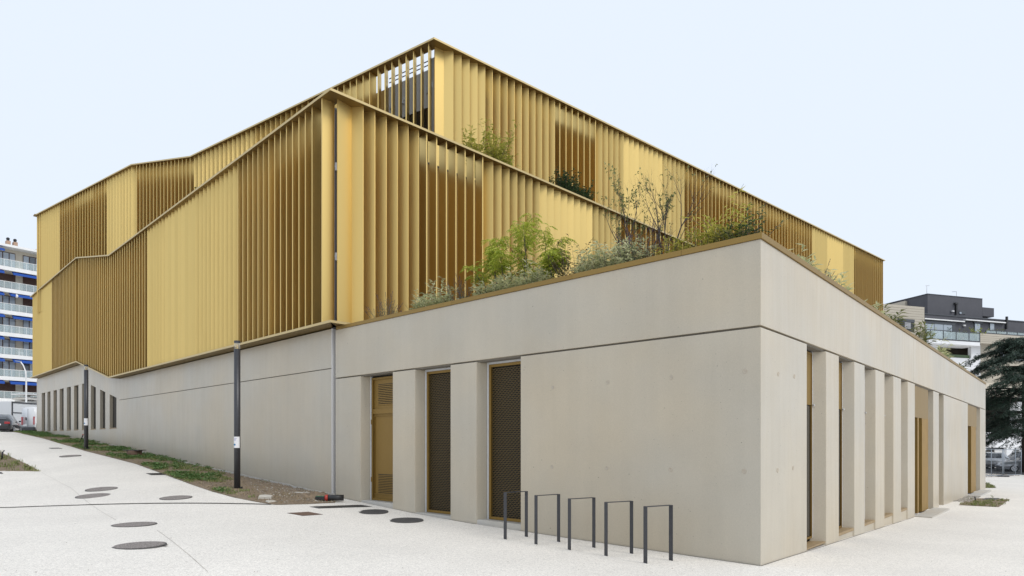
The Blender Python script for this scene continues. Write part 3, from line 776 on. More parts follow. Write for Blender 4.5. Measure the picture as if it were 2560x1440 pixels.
# ------------------------------------------------------------------ street furniture and ground fittings
# a scatter of grit and dead leaf bits on the paving
_r = random.Random(3); m = MB()
for _ in range(170):
    q = on_ground(_r.uniform(-20, 2580), 1262 + 190 * _r.random() ** 0.8)
    if (V2(q.x, q.y) - C0).dot(NL) < 0.05 and (V2(q.x, q.y) - C0).dot(NR) < 0.05: continue
    a = _r.uniform(0, 6.28); w_ = _r.uniform(0.006, 0.016)
    m.poly([(q.x + w_ * math.cos(a + k * 1.5708) * (1 if k % 2 else 0.5), q.y + w_ * math.sin(a + k * 1.5708) * (1 if k % 2 else 0.5), q.z + 0.006 + 0.004 * (k == 0)) for k in range(4)])
tag(m.build("grit", "rust", fix=False), "scattered grit and leaf bits on the pale paving", "grit", kind="stuff")
# bicycle hoops
RACK = [((1263, 1348), (1312.5, 1342)), ((1340, 1360.5), (1389, 1355)), ((1423.5, 1374.5), (1474, 1369.5)), ((1515, 1389.5), (1566.5, 1384.5)), ((1613.5, 1408), (1666, 1402))]
where = ["leftmost of the five, in front of the mesh window", "second from the left of the five", "the middle one of the five", "second from the right of the five", "rightmost and nearest of the five"]
hoop_src = None
for i, (fa, fb) in enumerate(RACK):
    a, b = on_ground(*fa), on_ground(*fb)
    dirv = (b - a); dirv.z = 0; Lr = 0.50
    dirv.normalize()
    if hoop_src is None:
        o = empty("bike_rack")
        hh, w, t = 0.83, 0.078, 0.010
        for x in (0.0, Lr):
            m = MB(); m.b2(x - t / 2, x + t / 2, -w / 2, w / 2, -0.12, hh - t); m.build("upright", "anthracite", o, bevel=0.0015)
        m = MB(); m.b2(-t / 2, Lr + t / 2, -w / 2, w / 2, hh - t + 0.0005, hh); m.build("top_bar", "anthracite", o, bevel=0.0015)
        hoop_src = o
    else:
        o = copy_tree(hoop_src)
    o.location = a; o.rotation_euler.z = math.atan2(dirv.y, dirv.x)
    tag(o, "dark grey flat steel bicycle hoop, " + where[i], "bike rack", "bike racks beside the concrete wall")

# bollard lamps
def lamp_post(px, py, top, label, sign_lines):
    b = on_ground(px, py); h = (py - top) / F * b.y
    o = tag(empty("lamp_post", b), label, "lamp post", "tall column lamps along the path")
    r = 0.081
    m = MB(); m.lathe([(r, -0.2), (r, h - 0.225)], 24); m.build("column", "anthracite", o, True)
    m = MB(); m.lathe([(r + 0.03, 0.0), (r + 0.03, 0.015), (r + 0.002, 0.02)], 24); m.build("base_ring", "anthracite", o)
    m = MB(); m.lathe([(r, h - 0.06), (r, h - 0.004), (r - 0.006, h)], 24); m.build("cap", "anthracite", o)
    m = MB(); m.lathe([(r - 0.004, h - 0.2245), (r - 0.004, h - 0.0605)], 24); m.build("lens", "clear_glass", o, True)
    m = MB()
    for z0 in (h - 0.222, h - 0.168, h - 0.114): m.lathe([(0.060, z0), (0.036, z0 + 0.045), (0.03, z0 + 0.05), (0.03, z0)], 20)
    m.build("reflector", "gold", o, True)
    # notice wrapped round the column, towards the path
    va = math.atan2(-b.y, -b.x) - 0.25
    def wrap(a0, a1, z0, z1, rr, name, mat, par, n=10):
        q = MB()
        for k in range(n):
            x0, x1 = va + a0 + (a1 - a0) * k / n, va + a0 + (a1 - a0) * (k + 1) / n
            q.poly([(rr * math.cos(x0), rr * math.sin(x0), z0), (rr * math.cos(x1), rr * math.sin(x1), z0), (rr * math.cos(x1), rr * math.sin(x1), z1), (rr * math.cos(x0), rr * math.sin(x0), z1)])
        return q.build(name, mat, par, True, fix=False)
    zc = h * 0.318 if sign_lines else h * 0.33
    sg = wrap(-1.15, 1.05, zc - 0.15, zc + 0.15, r + 0.003, "notice", "paper", o)
    sg["label"] = "white paper notice with a blue arrow pointing right"
    if sign_lines:
        for k, (zz, wd) in enumerate(((0.105, 0.55), (0.075, 0.45), (0.05, 0.42))):
            wrap(-0.95, -0.95 + 2.0 * wd, zc + zz - 0.006, zc + zz + 0.006, r + 0.0045, "text_line", "ink_faint", sg, 6)
    wrap(-1.1, -0.55, zc - 0.085, zc - 0.045, r + 0.0045, "arrow_shaft", "ink_blue", sg, 5)
    q = MB(); rr = r + 0.0045
    P_ = lambda a, z: (rr * math.cos(va + a), rr * math.sin(va + a), z)
    q.poly([P_(-0.56, zc - 0.11), P_(-0.30, zc - 0.075), P_(-0.30, zc - 0.055), P_(-0.56, zc - 0.02)])
    q.poly([P_(-0.30, zc - 0.075), P_(-0.12, zc - 0.065), P_(-0.30, zc - 0.055)])
    q.build("arrow_head", "ink_blue", sg, fix=False)
    m = MB(); m.box((0.12, -0.03, 0.03), (0.06, 0.05, 0.10)); m.build("cable_box", "black_plastic", o)
    return o
lamp_post(593, 1224, 852, "tall dark grey column lamp nearest the camera, with a white arrow notice", True)
lamp_post(215.5, 1125, 912, "farther dark grey column lamp in front of the far slotted windows", False)

# covers set flush in the paving
def round_cover(px, py, wpx, label, agg=True, tabs=False, name="manhole_cover", seed=0):
    b = on_ground(px, py); r = wpx / 2 / F * b.y
    o = tag(empty(name, (b.x, b.y, b.z)), label, "manhole cover", "covers set into the paving")
    ex, ey = 0.25, 0.25
    n = 28; rnd = random.Random(seed + px)
    gx = (ground_z(b.x + ex, b.y) - ground_z(b.x - ex, b.y)) / (2 * ex); gy = (ground_z(b.x, b.y + ey) - ground_z(b.x, b.y - ey)) / (2 * ey)
    gx = 0.0
    zz = lambda x, y: gx * x + gy * y + 0.0015
    def disc(rad, lift, jit=0.0):
        return [(rad * (1 + jit * rnd.uniform(-1, 1)) * math.cos(a), rad * (1 + 0) * math.sin(a), 0) for a in (2 * math.pi * k / n for k in range(n))], lift
    m = MB(); pts, l_ = disc(r, 0.004, 0.015)
    lo = [(x, y, zz(x, y) - 0.02) for x, y, _ in pts]; hi = [(x, y, zz(x, y) + 0.005) for x, y, _ in pts]
    m.loft([lo, hi]); m.build("frame", "iron", o)
    m = MB(); pts, l_ = disc(r * 0.93, 0.009, 0.0)
    lo = [(x, y, zz(x, y) - 0.01) for x, y, _ in pts]; hi = [(x, y, zz(x, y) + 0.009) for x, y, _ in pts]
    m.loft([lo, hi]); lid = m.build("lid", "iron_aggregate" if agg else "iron", o)
    if not agg:
        q = MB(); k = 9
        for i in range(-k, k + 1):
            for j in range(-k, k + 1):
                x, y = i * r * 0.95 / k, j * r * 0.95 / k
                if x * x + y * y < (r * 0.86) ** 2 and (i + j) % 2 == 0:
                    q.box((x, y, zz(x, y) + 0.0115), (r * 0.06, r * 0.06, 0.005))
        tag(q.build("tread_studs", "iron", lid, fix=False), kind="stuff")
    if tabs:
        for sx in (-1, 1):
            q = MB(); q.box((sx * r * 1.06, 0, 0.004), (r * 0.16, r * 0.16, 0.008)); q.build("lifting_lug", "iron", o)
    return o
round_cover(349, 1363.5, 120, "large round aggregate-filled manhole cover with side lugs, nearest the camera", True, True)
round_cover(336, 1311.5, 100, "round aggregate-filled manhole cover just in front of the slot drain", True)
round_cover(233, 1240, 76, "round grey cover, left and nearer of the close pair behind the slot drain", True)
round_cover(254, 1223, 70, "round grey cover, farther one of the close pair behind the slot drain", True)
round_cover(440, 1244.5, 74, "round grey cover standing alone between the pair and the planted strip", True)
round_cover(176, 1140, 46, "small far round cover high up the sloping path", True)
round_cover(930, 1279.5, 80, "studded dark iron cover near the gold service door", False)
round_cover(1013, 1301, 90, "studded dark iron cover in front of the narrow mesh window", False)
def flat_cover(pxs, label, mat, name="access_cover", cat="cover", slots=0):
    ps = [on_ground(*q) for q in pxs]
    c = sum(ps, Vector()) / len(ps)
    o = tag(empty(name, c), label, cat)
    m = MB(); m.loft([[q - c - Vector((0, 0, 0.02)) for q in ps], [q - c + Vector((0, 0, 0.005)) for q in ps]]); m.build("frame", "iron", o)
    inn = [q - c - (q - c) * 0.05 for q in ps]
    m = MB(); m.loft([[q + Vector((0, 0, -0.01)) for q in inn], [q + Vector((0, 0, 0.009)) for q in inn]]); pl = m.build("plate", mat, o)
    if slots:
        for k in range(slots):
            f0, f1 = (k + 0.25) / slots, (k + 0.75) / slots
            A = inn[0].lerp(inn[1], f0), inn[0].lerp(inn[1], f1), inn[3].lerp(inn[2], f1), inn[3].lerp(inn[2], f0)
            ce = sum(A, Vector()) / 4
            q = MB(); q.poly([p_ * 0.9 + ce * 0.1 + Vector((0, 0, 0.0115)) for p_ in A]); q.build("slot", "interior_dark", pl, fix=False)
    return o
flat_cover([(717, 1283), (757, 1290), (808, 1286.5), (772, 1280)], "rusty brown square steel cover in the paving", "rust")
flat_cover([(773, 1267), (797, 1271.5), (931, 1267), (905, 1262.5)], "long dark grating in the paving outside the service door", "iron", "drain_grate", "grate", 16)
flat_cover([(365, 1183.5), (378, 1188), (423, 1187), (405, 1183)], "small dark grating at the edge of the planted strip", "iron", "drain_grate", "grate", 8)
flat_cover([(122, 1120), (128, 1121.5), (156, 1121), (146, 1119.6)], "thin dark grating far up the sloping path", "iron", "drain_grate", "grate")
flat_cover([(-25, 1181), (-20, 1185), (8, 1184.5), (4, 1180.5)], "dark cover cut by the left picture edge below the grass", "iron")
# slot drain across the path
a, b = on_ground(-60, 1271.6), on_ground(679, 1261.5)
dr = tag(empty("channel_drain", (a.x, a.y, a.z)), "thin slot drain running straight across the pale path", "drain")
u = (b - a); L = u.length; N = 60
wv = Vector((u.y, -u.x, 0)).normalized() * 0.045
m = MB(); m2 = MB()
for i in range(N):
    p0, p1 = a.lerp(b, i / N), a.lerp(b, (i + 1) / N)
    p0.z = ground_z(p0.x, p0.y) + 0.012; p1.z = ground_z(p1.x, p1.y) + 0.012
    m.poly([p0 - wv - a, p1 - wv - a, p1 + wv - a, p0 + wv - a])
    for k in range(2):
        q0, q1 = p0.lerp(p1, 0.12 + 0.5 * k), p0.lerp(p1, 0.42 + 0.5 * k); up = Vector((0, 0, 0.003))
        m2.poly([q0 - wv * 0.6 + up - a, q1 - wv * 0.6 + up - a, q1 + wv * 0.6 + up - a, q0 + wv * 0.6 + up - a])
m.build("channel_edge", "iron", dr, fix=False)
tag(m2.build("drain_slots", "interior_dark", dr, fix=False), kind="stuff")
# saw-cut joints in the paving
def saw_cut(pts):
    ps = [on_ground(*q) for q in pts]; m = MB()
    for A, B in zip(ps, ps[1:]):
        n = max(2, int((B - A).length / 0.5)); w = Vector((B.y - A.y, A.x - B.x, 0)).normalized() * 0.0028
        for i in range(n):
            p0, p1 = A.lerp(B, i / n), A.lerp(B, (i + 1) / n)
            p0.z = ground_z(p0.x, p0.y) + 0.003; p1.z = ground_z(p1.x, p1.y) + 0.003
            m.poly([p0 - w, p1 - w, p1 + w, p0 + w])
    tag(m.build("paving_joint", "stone_chip", fix=False), kind="structure")
saw_cut([(104, 1181), (180, 1222), (255, 1280), (290, 1300)])
saw_cut([(392, 1325), (520, 1430)])
def base_joint(fn, t0, t1):
    m = MB(); n = int(abs(t1 - t0) / 0.4)
    for i in range(n):
        a, b = t0 + (t1 - t0) * i / n, t0 + (t1 - t0) * (i + 1) / n
        q = [fn(a, 0.001), fn(b, 0.001), fn(b, 0.016), fn(a, 0.016)]
        m.poly([(c.x, c.y, ground_z(c.x, c.y) + 0.005) for c in q])
    tag(m.build("paving_joint", "joint_grey"), "dark mastic joint where the paving meets the wall", kind="structure")
base_joint(wl_pt, 0.0, tl(840)); base_joint(wr_pt, 0.0, tr(2285))

# ------------------------------------------------------------------ planted strip along the street wall
EDGE = [(28, 1080), (62, 1086), (110, 1097), (160, 1112), (210, 1127), (270, 1142), (340, 1160), (400, 1182), (440, 1197), (480, 1212), (530, 1229), (585, 1244), (640, 1255), (690, 1262.5), (770, 1260.5), (838, 1257)]
edge = [on_ground(*q) for q in EDGE]
def wall_at(px):
    for Q0, Q1, L in ((W0, A1, LA), (A1, B1, LF), (B1, C1, LC)):
        t = on_line(Q0, Q1, px)
        if -0.2 <= t <= L + 1.0:
            return Q0 + (Q1 - Q0).normalized() * t
    return None
wallp = []
for i, q in enumerate(EDGE):
    # matching point on the wall: walk uniformly along it
    f = i / (len(EDGE) - 1)
    tot = LA + LF + LC; t = tot * (1 - f)
    if t <= LA: w_ = W0 + (A1 - W0).normalized() * t
    elif t <= LA + LF: w_ = A1 + (B1 - A1).normalized() * (t - LA)
    else: w_ = B1 + (C1 - B1).normalized() * (t - LA - LF)
    wallp.append(w_)
bed = MB(); nu, nv = 120, 16
def bed_pt(f, g_):
    k = f * (len(EDGE) - 1); i = min(int(k), len(EDGE) - 2); q = k - i
    e = edge[i].lerp(edge[i + 1], q); w_ = wallp[i].lerp(wallp[i + 1], q)
    x, y = e.x + (w_.x - e.x) * g_, e.y + (w_.y - e.y) * g_
    h = 0.055 * (noise.noise((x * 1.1, y * 1.1, 3.0)) * 0.6 + noise.noise((x * 4, y * 4, 1.0)) * 0.35 + 0.45) * min(1, g_ * 8, (1 - g_) * 8)
    return Vector((x, y, ground_z(x, y) + 0.008 + max(0, h)))
for i in range(nu + 1):
    for j in range(nv + 1): bed.v.append(tuple(bed_pt(i / nu, j / nv)))
for i in range(nu):
    for j in range(nv): bed.f.append((i * (nv + 1) + j, i * (nv + 1) + j + 1, (i + 1) * (nv + 1) + j + 1, (i + 1) * (nv + 1) + j))
tag(bed.build("planting_bed", "soil", smooth=True), "bare brown earth strip between path and street wall", kind="structure")
rnd = random.Random(5)
def blade_tuft(m, c, h, n, spread, w=0.006, lean=0.5):
    for _ in range(n):
        a = rnd.uniform(0, 6.283); r = spread * rnd.random() ** 0.5
        b0 = c + Vector((r * math.cos(a), r * math.sin(a), 0)); hh = h * rnd.uniform(0.5, 1.1)
        a2 = rnd.uniform(0, 6.283); tip = b0 + Vector((math.cos(a2), math.sin(a2), 0)) * hh * lean * rnd.random() + Vector((0, 0, hh))
        s = Vector((-math.sin(a2), math.cos(a2), 0)) * w
        mid = b0.lerp(tip, 0.55) + Vector((0, 0, hh * 0.08))
        m.f.append((len(m.v), len(m.v) + 1, len(m.v) + 2, len(m.v) + 3)); m.v += [tuple(b0 - s), tuple(b0 + s), tuple(mid + s * 0.8), tuple(mid - s * 0.8)]
        m.f.append((len(m.v) - 1, len(m.v) - 2, len(m.v))); m.v.append(tuple(tip))
def leaf_quad(m, c, d, nrm, L, Wd, fold=0.25):
    """a pointed leaf folded along its midrib"""
    d = d.normalized(); s = d.cross(nrm)
    if s.length < 1e-4: s = d.cross(Vector((1, 0, 0)))
    s.normalize(); up = s.cross(d)
    k = len(m.v); mid = c + d * L * 0.45
    m.v += [tuple(c), tuple(mid + s * Wd / 2 + up * Wd * fold), tuple(c + d * L - up * L * 0.08), tuple(mid - s * Wd / 2 + up * Wd * fold)]
    m.f += [(k, k + 1, k + 2), (k, k + 2, k + 3)]
gr, dryg, weeds = MB(), MB(), MB()
for _ in range(5200):
    f, g_ = rnd.random() ** 1.15, rnd.uniform(0.03, 0.9)
    c = bed_pt(f, g_)
    dens = noise.noise((c.x * 0.55, c.y * 0.55, 7.0)) + 0.35 * noise.noise((c.x * 2.3, c.y * 2.3, 2.0)) + 0.28 - 0.75 * max(0, f - 0.72) * 3 - 0.25 * max(0, g_ - 0.6)
    if dens > 0.10: blade_tuft(gr, c, rnd.uniform(0.03, 0.085), 7, 0.10, 0.008, 0.9)
    elif rnd.random() < 0.45: blade_tuft(dryg, c, rnd.uniform(0.02, 0.06), 4, 0.09, 0.006, 1.3)
    if dens > 0.22 and rnd.random() < 0.55:
        for _k in range(8):
            a = rnd.uniform(0, 6.283); dd = Vector((math.cos(a), math.sin(a), rnd.uniform(0.1, 0.9)))
            leaf_quad(weeds, c + Vector((rnd.uniform(-.08, .08), rnd.uniform(-.08, .08), rnd.uniform(0.01, 0.06))), dd, Vector((0, 0, 1)), rnd.uniform(0.05, 0.11), rnd.uniform(0.03, 0.06))
tag(gr.build("grass", "grass_blade", fix=False), "short green grass growing on the earth strip by the wall", "grass", kind="stuff")
tag(dryg.build("dry_grass", "dry_blade", fix=False), "dry straw and dead blades on the earth strip", "grass", kind="stuff")
tag(weeds.build("weeds", "weed_leaf", fix=False), "low leafy weeds among the grass by the wall", "weeds", kind="stuff")
# gravel drain strip at the foot of the wall
def pebble(m, c, r):
    ax = [rnd.uniform(0.6, 1.2) * r for _ in range(3)]; k = len(m.v)
    a0 = rnd.uniform(0, 6.28)
    m.v += [tuple(c + Vector((0, 0, ax[2] * 0.8)))] + [tuple(c + Vector((ax[0] * math.cos(a0 + q * 1.2566), ax[1] * math.sin(a0 + q * 1.2566), rnd.uniform(-.2, .3) * r))) for q in range(5)]
    m.f += [(k, k + 1 + q, k + 1 + (q + 1) % 5) for q in range(5)]
pb = MB()
for _ in range(5200):
    f = 1 - rnd.random() ** 1.3 * 0.95; c = bed_pt(f, rnd.uniform(0.90, 0.998)); pebble(pb, c + Vector((0, 0, 0.004)), rnd.uniform(0.012, 0.035))
for _ in range(700):
    c = bed_pt(rnd.uniform(0.85, 1), rnd.uniform(0.05, 0.95)); pebble(pb, c, rnd.uniform(0.008, 0.03))
tag(pb.build("gravel", "stone_chip", fix=False), "loose gravel along the foot of the street wall", "gravel", kind="stuff")
# thin edging strip between earth and gravel
m = MB()
for i in range(nu):
    q0, q1 = bed_pt(i / nu, 0.885), bed_pt((i + 1) / nu, 0.885); up = Vector((0, 0, 0.06)); w_ = Vector((0.012, 0.012, 0))
    m.loft([[q0 - w_ - up, q0 + w_ - up, q0 + w_ + up * 0.7, q0 - w_ + up * 0.7], [q1 - w_ - up, q1 + w_ - up, q1 + w_ + up * 0.7, q1 - w_ + up * 0.7]])
tag(m.build("edging_strip", "concrete_plain"), "thin pale edging strip between earth and gravel", "edging")

# heap of soil, broken slabs, black duct, chamber ring, cable
c = on_ground(768, 1252); m = MB(); n1, n2 = 24, 10
for i in range(n2 + 1):
    for j in range(n1):
        r = i / n2; a = 2 * math.pi * j / n1
        x, y = 0.62 * r * math.cos(a), 0.42 * r * math.sin(a)
        z = 0.20 * (1 - r * r) * (0.8 + 0.5 * noise.noise((x * 5, y * 5, 4))) + 0.02 * noise.noise((x * 18, y * 18, 1))
        m.v.append((x, y, z - 0.02 * (r > 0.95)))
for i in range(n2):
    for j in range(n1): m.f.append((i * n1 + j, i * n1 + (j + 1) % n1, (i + 1) * n1 + (j + 1) % n1, (i + 1) * n1 + j))
heap = m.build("soil_heap", "soil", smooth=True); heap.location = (c.x, c.y + 0.35, ground_z(c.x, c.y + 0.35)); tag(heap, "low heap of brown soil at the near end of the strip", "soil heap")
def chunk(px, py, s, label, rz, tilt):
    c = on_ground(px, py); m = MB(); r2 = random.Random(int(px))
    bot = [(-s[0], -s[1]), (s[0] * 0.9, -s[1] * 1.1), (s[0] * 1.05, s[1] * 0.8), (s[0] * 0.1, s[1] * 1.15), (-s[0] * 0.95, s[1] * 0.7)]
    m.loft([[(x, y, 0) for x, y in bot], [(x * r2.uniform(.85, 1), y * r2.uniform(.8, 1), s[2] * r2.uniform(.75, 1.1)) for x, y in bot]])
    o = m.build("rubble_piece", "concrete_plain", bevel=0.008); o.location = c + Vector((0, 0.15, 0.01)); o.rotation_euler = (tilt, 0.05, rz)
    tag(o, label, "rubble")
chunk(657, 1250, (0.16, 0.12, 0.09), "broken pale concrete lump left of the soil heap", 0.3, 0.15)
chunk(672, 1258, (0.12, 0.09, 0.04), "flat broken concrete shard below the larger lump", 0.9, 0.1)
chunk(757, 1236, (0.28, 0.09, 0.035), "thin grey slab lying behind the soil heap", 0.25, 0.0)
c = on_ground(822, 1256)
o = tag(empty("cable_duct", c + Vector((0, 0.12, 0.03)), 0.1), "black plastic duct with red and green bands lying by the wall", "duct")
m = MB(); m.tube([(-0.05, 0, 0.07), (0.32, 0.02, 0.07)], 0.075, 14); m.build("pipe", "black_plastic", o, True)
m = MB(); m.tube([(-0.12, 0, 0.07), (-0.052, 0, 0.07)], 0.079, 14); m.build("red_band", "red_plastic", o, True)
m = MB(); m.box((-0.24, 0, 0.06), (0.22, 0.13, 0.10)); m.build("end_box", "black_plastic", o, bevel=0.01)
m = MB(); m.box((-0.24, 0, 0.114), (0.20, 0.10, 0.006)); m.build("green_strip", "green_plastic", o)
c = on_ground(325, 1143)
o = tag(empty("inspection_chamber", c + Vector((0, 0.3, 0))), "round brown inspection chamber standing out of the earth strip", "chamber")
m = MB(); m.lathe([(0.24, -0.1), (0.27, 0.26), (0.22, 0.26), (0.2, -0.1)], 20); m.build("ring", "rust", o, True)
m = MB(); m.box((0.0, 0, 0.275), (0.66, 0.5, 0.025)); m.build("lid", "iron", o)
c = on_ground(186, 1109)
o = tag(empty("conduit_stub", c + Vector((0, 0.3, 0))), "bent black conduit with a red tip sticking out of the grass", "conduit")
m = MB(); m.tube([(0, 0, -0.05), (0.06, 0, 0.10), (0.16, 0, 0.26), (0.21, 0, 0.42)], 0.025, 8); m.build("pipe", "black_plastic", o, True)
m = MB(); m.tube([(0.21, 0, 0.421), (0.222, 0, 0.47)], 0.027, 8); m.build("tip", "red_plastic", o, True)

# planted corner at the left picture edge
BL = [on_ground(*q) for q in ((-260, 1178), (101, 1178.5), (62, 1158), (20, 1139), (-20, 1121), (-200, 1116))]
m = MB(); cpt = sum(BL, Vector()) / len(BL)
m.poly([(q.x, q.y, ground_z(q.x, q.y) + 0.007) for q in BL]); tag(m.build("planting_bed", "soil"), "earth bed cut by the left picture edge", kind="structure")
def inside(x, y, P):
    r = False; j = len(P) - 1
    for i in range(len(P)):
        if (P[i].y > y) != (P[j].y > y) and x < (P[j].x - P[i].x) * (y - P[i].y) / (P[j].y - P[i].y) + P[i].x: r = not r
        j = i
    return r
def fill_bed(P, n, label, dens0=0.0, h=0.12):
    q = MB(); x0, x1 = min(v.x for v in P), max(v.x for v in P); y0, y1 = min(v.y for v in P), max(v.y for v in P)
    for _ in range(n):
        x, y = rnd.uniform(x0, x1), rnd.uniform(y0, y1)
        if inside(x, y, P) and noise.noise((x * 0.9, y * 0.9, 4)) > dens0 - 0.25:
            c = Vector((x, y, ground_z(x, y))); blade_tuft(q, c, rnd.uniform(0.4, 1.2) * h, 8, 0.10, 0.008)
            if rnd.random() < 0.25:
                for _k in range(5):
                    a = rnd.uniform(0, 6.283); leaf_quad(q, c + Vector((0, 0, rnd.uniform(.03, .1))), Vector((math.cos(a), math.sin(a), 0.5)), Vector((0, 0, 1)), 0.09, 0.045)
    tag(q.build("grass", "grass_blade", fix=False), label, "grass", kind="stuff")
fill_bed(BL, 2600, "green grass and weeds in the bed at the left edge", -0.1, 0.15)
c = on_ground(4, 1150); m = MB(); m.tube([(c.x, c.y, c.z - .05), (c.x + .04, c.y, c.z + .3), (c.x + .1, c.y, c.z + .36)], 0.03, 8); o = m.build("conduit_pipe", "black_plastic", smooth=True)
tag(o, "short black conduit standing in the grass at the left edge", "conduit")
# small beds outside the entrance
BR = [on_ground(*q) for q in ((2396, 1263), (2497, 1268), (2525, 1248.5), (2470, 1246), (2425, 1246))]
m = MB(); m.poly([(q.x, q.y, ground_z(q.x, q.y) + 0.007) for q in BR]); tag(m.build("planting_bed", "soil"), "small earth bed beside the entrance wall", kind="structure")
fill_bed(BR, 420, "sparse grass in the small bed beside the entrance wall", 0.25, 0.09)
m = MB()
for _ in range(500):
    x = wr_pt(rnd.uniform(tr(2385), tr(2421)), rnd.uniform(0.0, 0.45)); pebble(m, Vector((x.x, x.y, ground_z(x.x, x.y) + 0.006)), rnd.uniform(0.015, 0.04))
tag(m.build("gravel", "stone_chip", fix=False), "loose pebbles at the foot of the entrance wall", "gravel", kind="stuff")
flat_cover([(2452, 1249.5), (2494, 1249.8), (2500, 1245.5), (2464, 1245)], "dark square cover in the small bed by the entrance", "iron")
c = on_ground(2439, 1252); m = MB(); m.tube([(c.x, c.y, c.z - .03), (c.x - .03, c.y, c.z + .16)], 0.022, 8); tag(m.build("stake", "black_plastic", smooth=True), "short dark stake in the small bed by the entrance", "stake")
BT = [on_ground(*q) for q in ((2462, 1220), (2490, 1220), (2466, 1208), (2455, 1208))]
m = MB(); m.poly([(q.x, q.y, ground_z(q.x, q.y) + 0.007) for q in BT]); tag(m.build("planting_bed", "soil"), "triangle of earth behind the far corner of the concrete wall", kind="structure")
fill_bed(BT, 500, "grass in the earth triangle behind the far wall corner", 0.0, 0.1)
# ------------------------------------------------------------------ roof planting
UP = Vector((0, 0, 1))
def at_edge(px, back, lift=-0.09):
    o = C0 - NL * back; q = o + EL * on_line(o, o + EL, px); return Vector((q.x, q.y, CT + lift))
def at_edge_r(px, back, lift=-0.09):
    o = C0 - NR * back; q = o + ER * on_line(o, o + ER, px); return Vector((q.x, q.y, CT + lift))
def rand_dir(r, zmin=-1, zmax=1):
    a = r.uniform(0, 6.283); z = r.uniform(zmin, zmax); q = math.sqrt(max(0, 1 - z * z)); return Vector((q * math.cos(a), q * math.sin(a), z))
def grow(m, r, p, d, L, rad, level, tips, bend=0.25, split=(2, 3), ang=0.6, shrink=0.72, up=0.12, segs=4, side=True):
    """tapering branch that forks; returns its tips as (point, direction, level)"""
    pts, rads = [p.copy()], [rad]; d = d.normalized()
    for i in range(segs):
        d = (d + rand_dir(r) * bend / segs * 2 + UP * up / segs).normalized()
        p = p + d * (L / segs); pts.append(p.copy()); rads.append(rad * (1 - 0.45 * (i + 1) / segs))
        if level <= 1: tips.append((p.copy(), d.copy(), level))
    m.tube(pts, rads, 5 if rad > 0.008 else 4, False)
    if level > 0:
        n = r.randint(*split)
        for k in range(n):
            ax = d.cross(rand_dir(r)).normalized()
            nd = Matrix.Rotation(ang * r.uniform(0.55, 1.15), 3, ax) @ d
            grow(m, r, p, nd, L * shrink * r.uniform(0.8, 1.15), rads[-1] * 0.8, level - 1, tips, bend, split, ang, shrink, up, segs, side)
        if side and level >= 1:
            for k in range(1, segs):
                if r.random() < 0.6:
                    ax = d.cross(rand_dir(r)).normalized()
                    grow(m, r, pts[k], Matrix.Rotation(ang * r.uniform(0.9, 1.5), 3, ax) @ d, L * shrink * r.uniform(0.5, 0.8), rads[k] * 0.55, max(0, level - 2), tips, bend, split, ang, shrink, up, segs, False)
    else: tips.append((p.copy(), d.copy(), 0))

def plant_root(name, base, label, cat, group): return tag(empty(name, base), label, cat, group)

def compound_leaf(m, r, p, d, L):
    """drooping pinnate leaf: leaflets on both sides of a rachis"""
    d = d.normalized(); q = p.copy(); n = 6; s = d.cross(UP)
    if s.length < 0.05: s = Vector((1, 0, 0))
    s.normalize()
    for i in range(n):
        d = (d + Vector((0, 0, -0.20))).normalized(); q = q + d * L / n
        ll = L * 0.34 * math.sin(math.pi * (i + 1.2) / (n + 1.6))
        for sg in (-1, 1):
            leaf_quad(m, q, s * sg + d * 0.7 + Vector((0, 0, -0.35)) + rand_dir(r) * 0.2, UP, ll, ll * 0.42)
    leaf_quad(m, q, d + Vector((0, 0, -0.3)), UP, L * 0.3, L * 0.13)

def acer(px, dback, label, seed, height=1.9, stems=6, span=1.0):
    r = random.Random(seed); b = at_edge(px, dback)
    o = plant_root("roof_tree", b, label, "tree", "trees on the planted roof")
    w, l = MB(), MB()
    side = Vector((EL.x, EL.y, 0))
    for k in range(stems):
        f = (k + 0.5) / stems * 2 - 1 + r.uniform(-.12, .12)
        d = (side * -f * 0.95 * span + Vector((NL.x, NL.y, 0)) * r.uniform(-.25, .25) + UP * (1.0 - 0.25 * abs(f))).normalized()
        tips = []
        grow(w, r, Vector((r.uniform(-.05, .05), r.uniform(-.05, .05), 0)), d, height * (0.50 - 0.07 * abs(f)), 0.017, 2, tips, 0.3, (2, 2), 0.55, 0.55, 0.10, 4, True)
        for p, dd, lv in tips:
            if p.z < 0.35: continue
            for _ in range(r.choice((1, 1, 2))):
                a = r.uniform(0, 6.283); compound_leaf(l, r, p, Vector((math.cos(a), math.sin(a), 0.55)), r.uniform(0.15, 0.25))
    w.build("trunk", "bark_grey", o, True, fix=False); l.build("crown", "leaf_fresh", o, fix=False)
    return o
acer(1248, 0.8, "left half of the fresh green feathery tree on the roof edge", 11, 1.55, 5, 0.9)
acer(1316, 1.0, "taller fresh green feathery tree at the middle of the roof edge", 23, 2.05, 5, 0.62)
acer(1375, 0.75, "low fresh green feathery bush right of the taller tree", 31, 1.0, 4, 0.7)

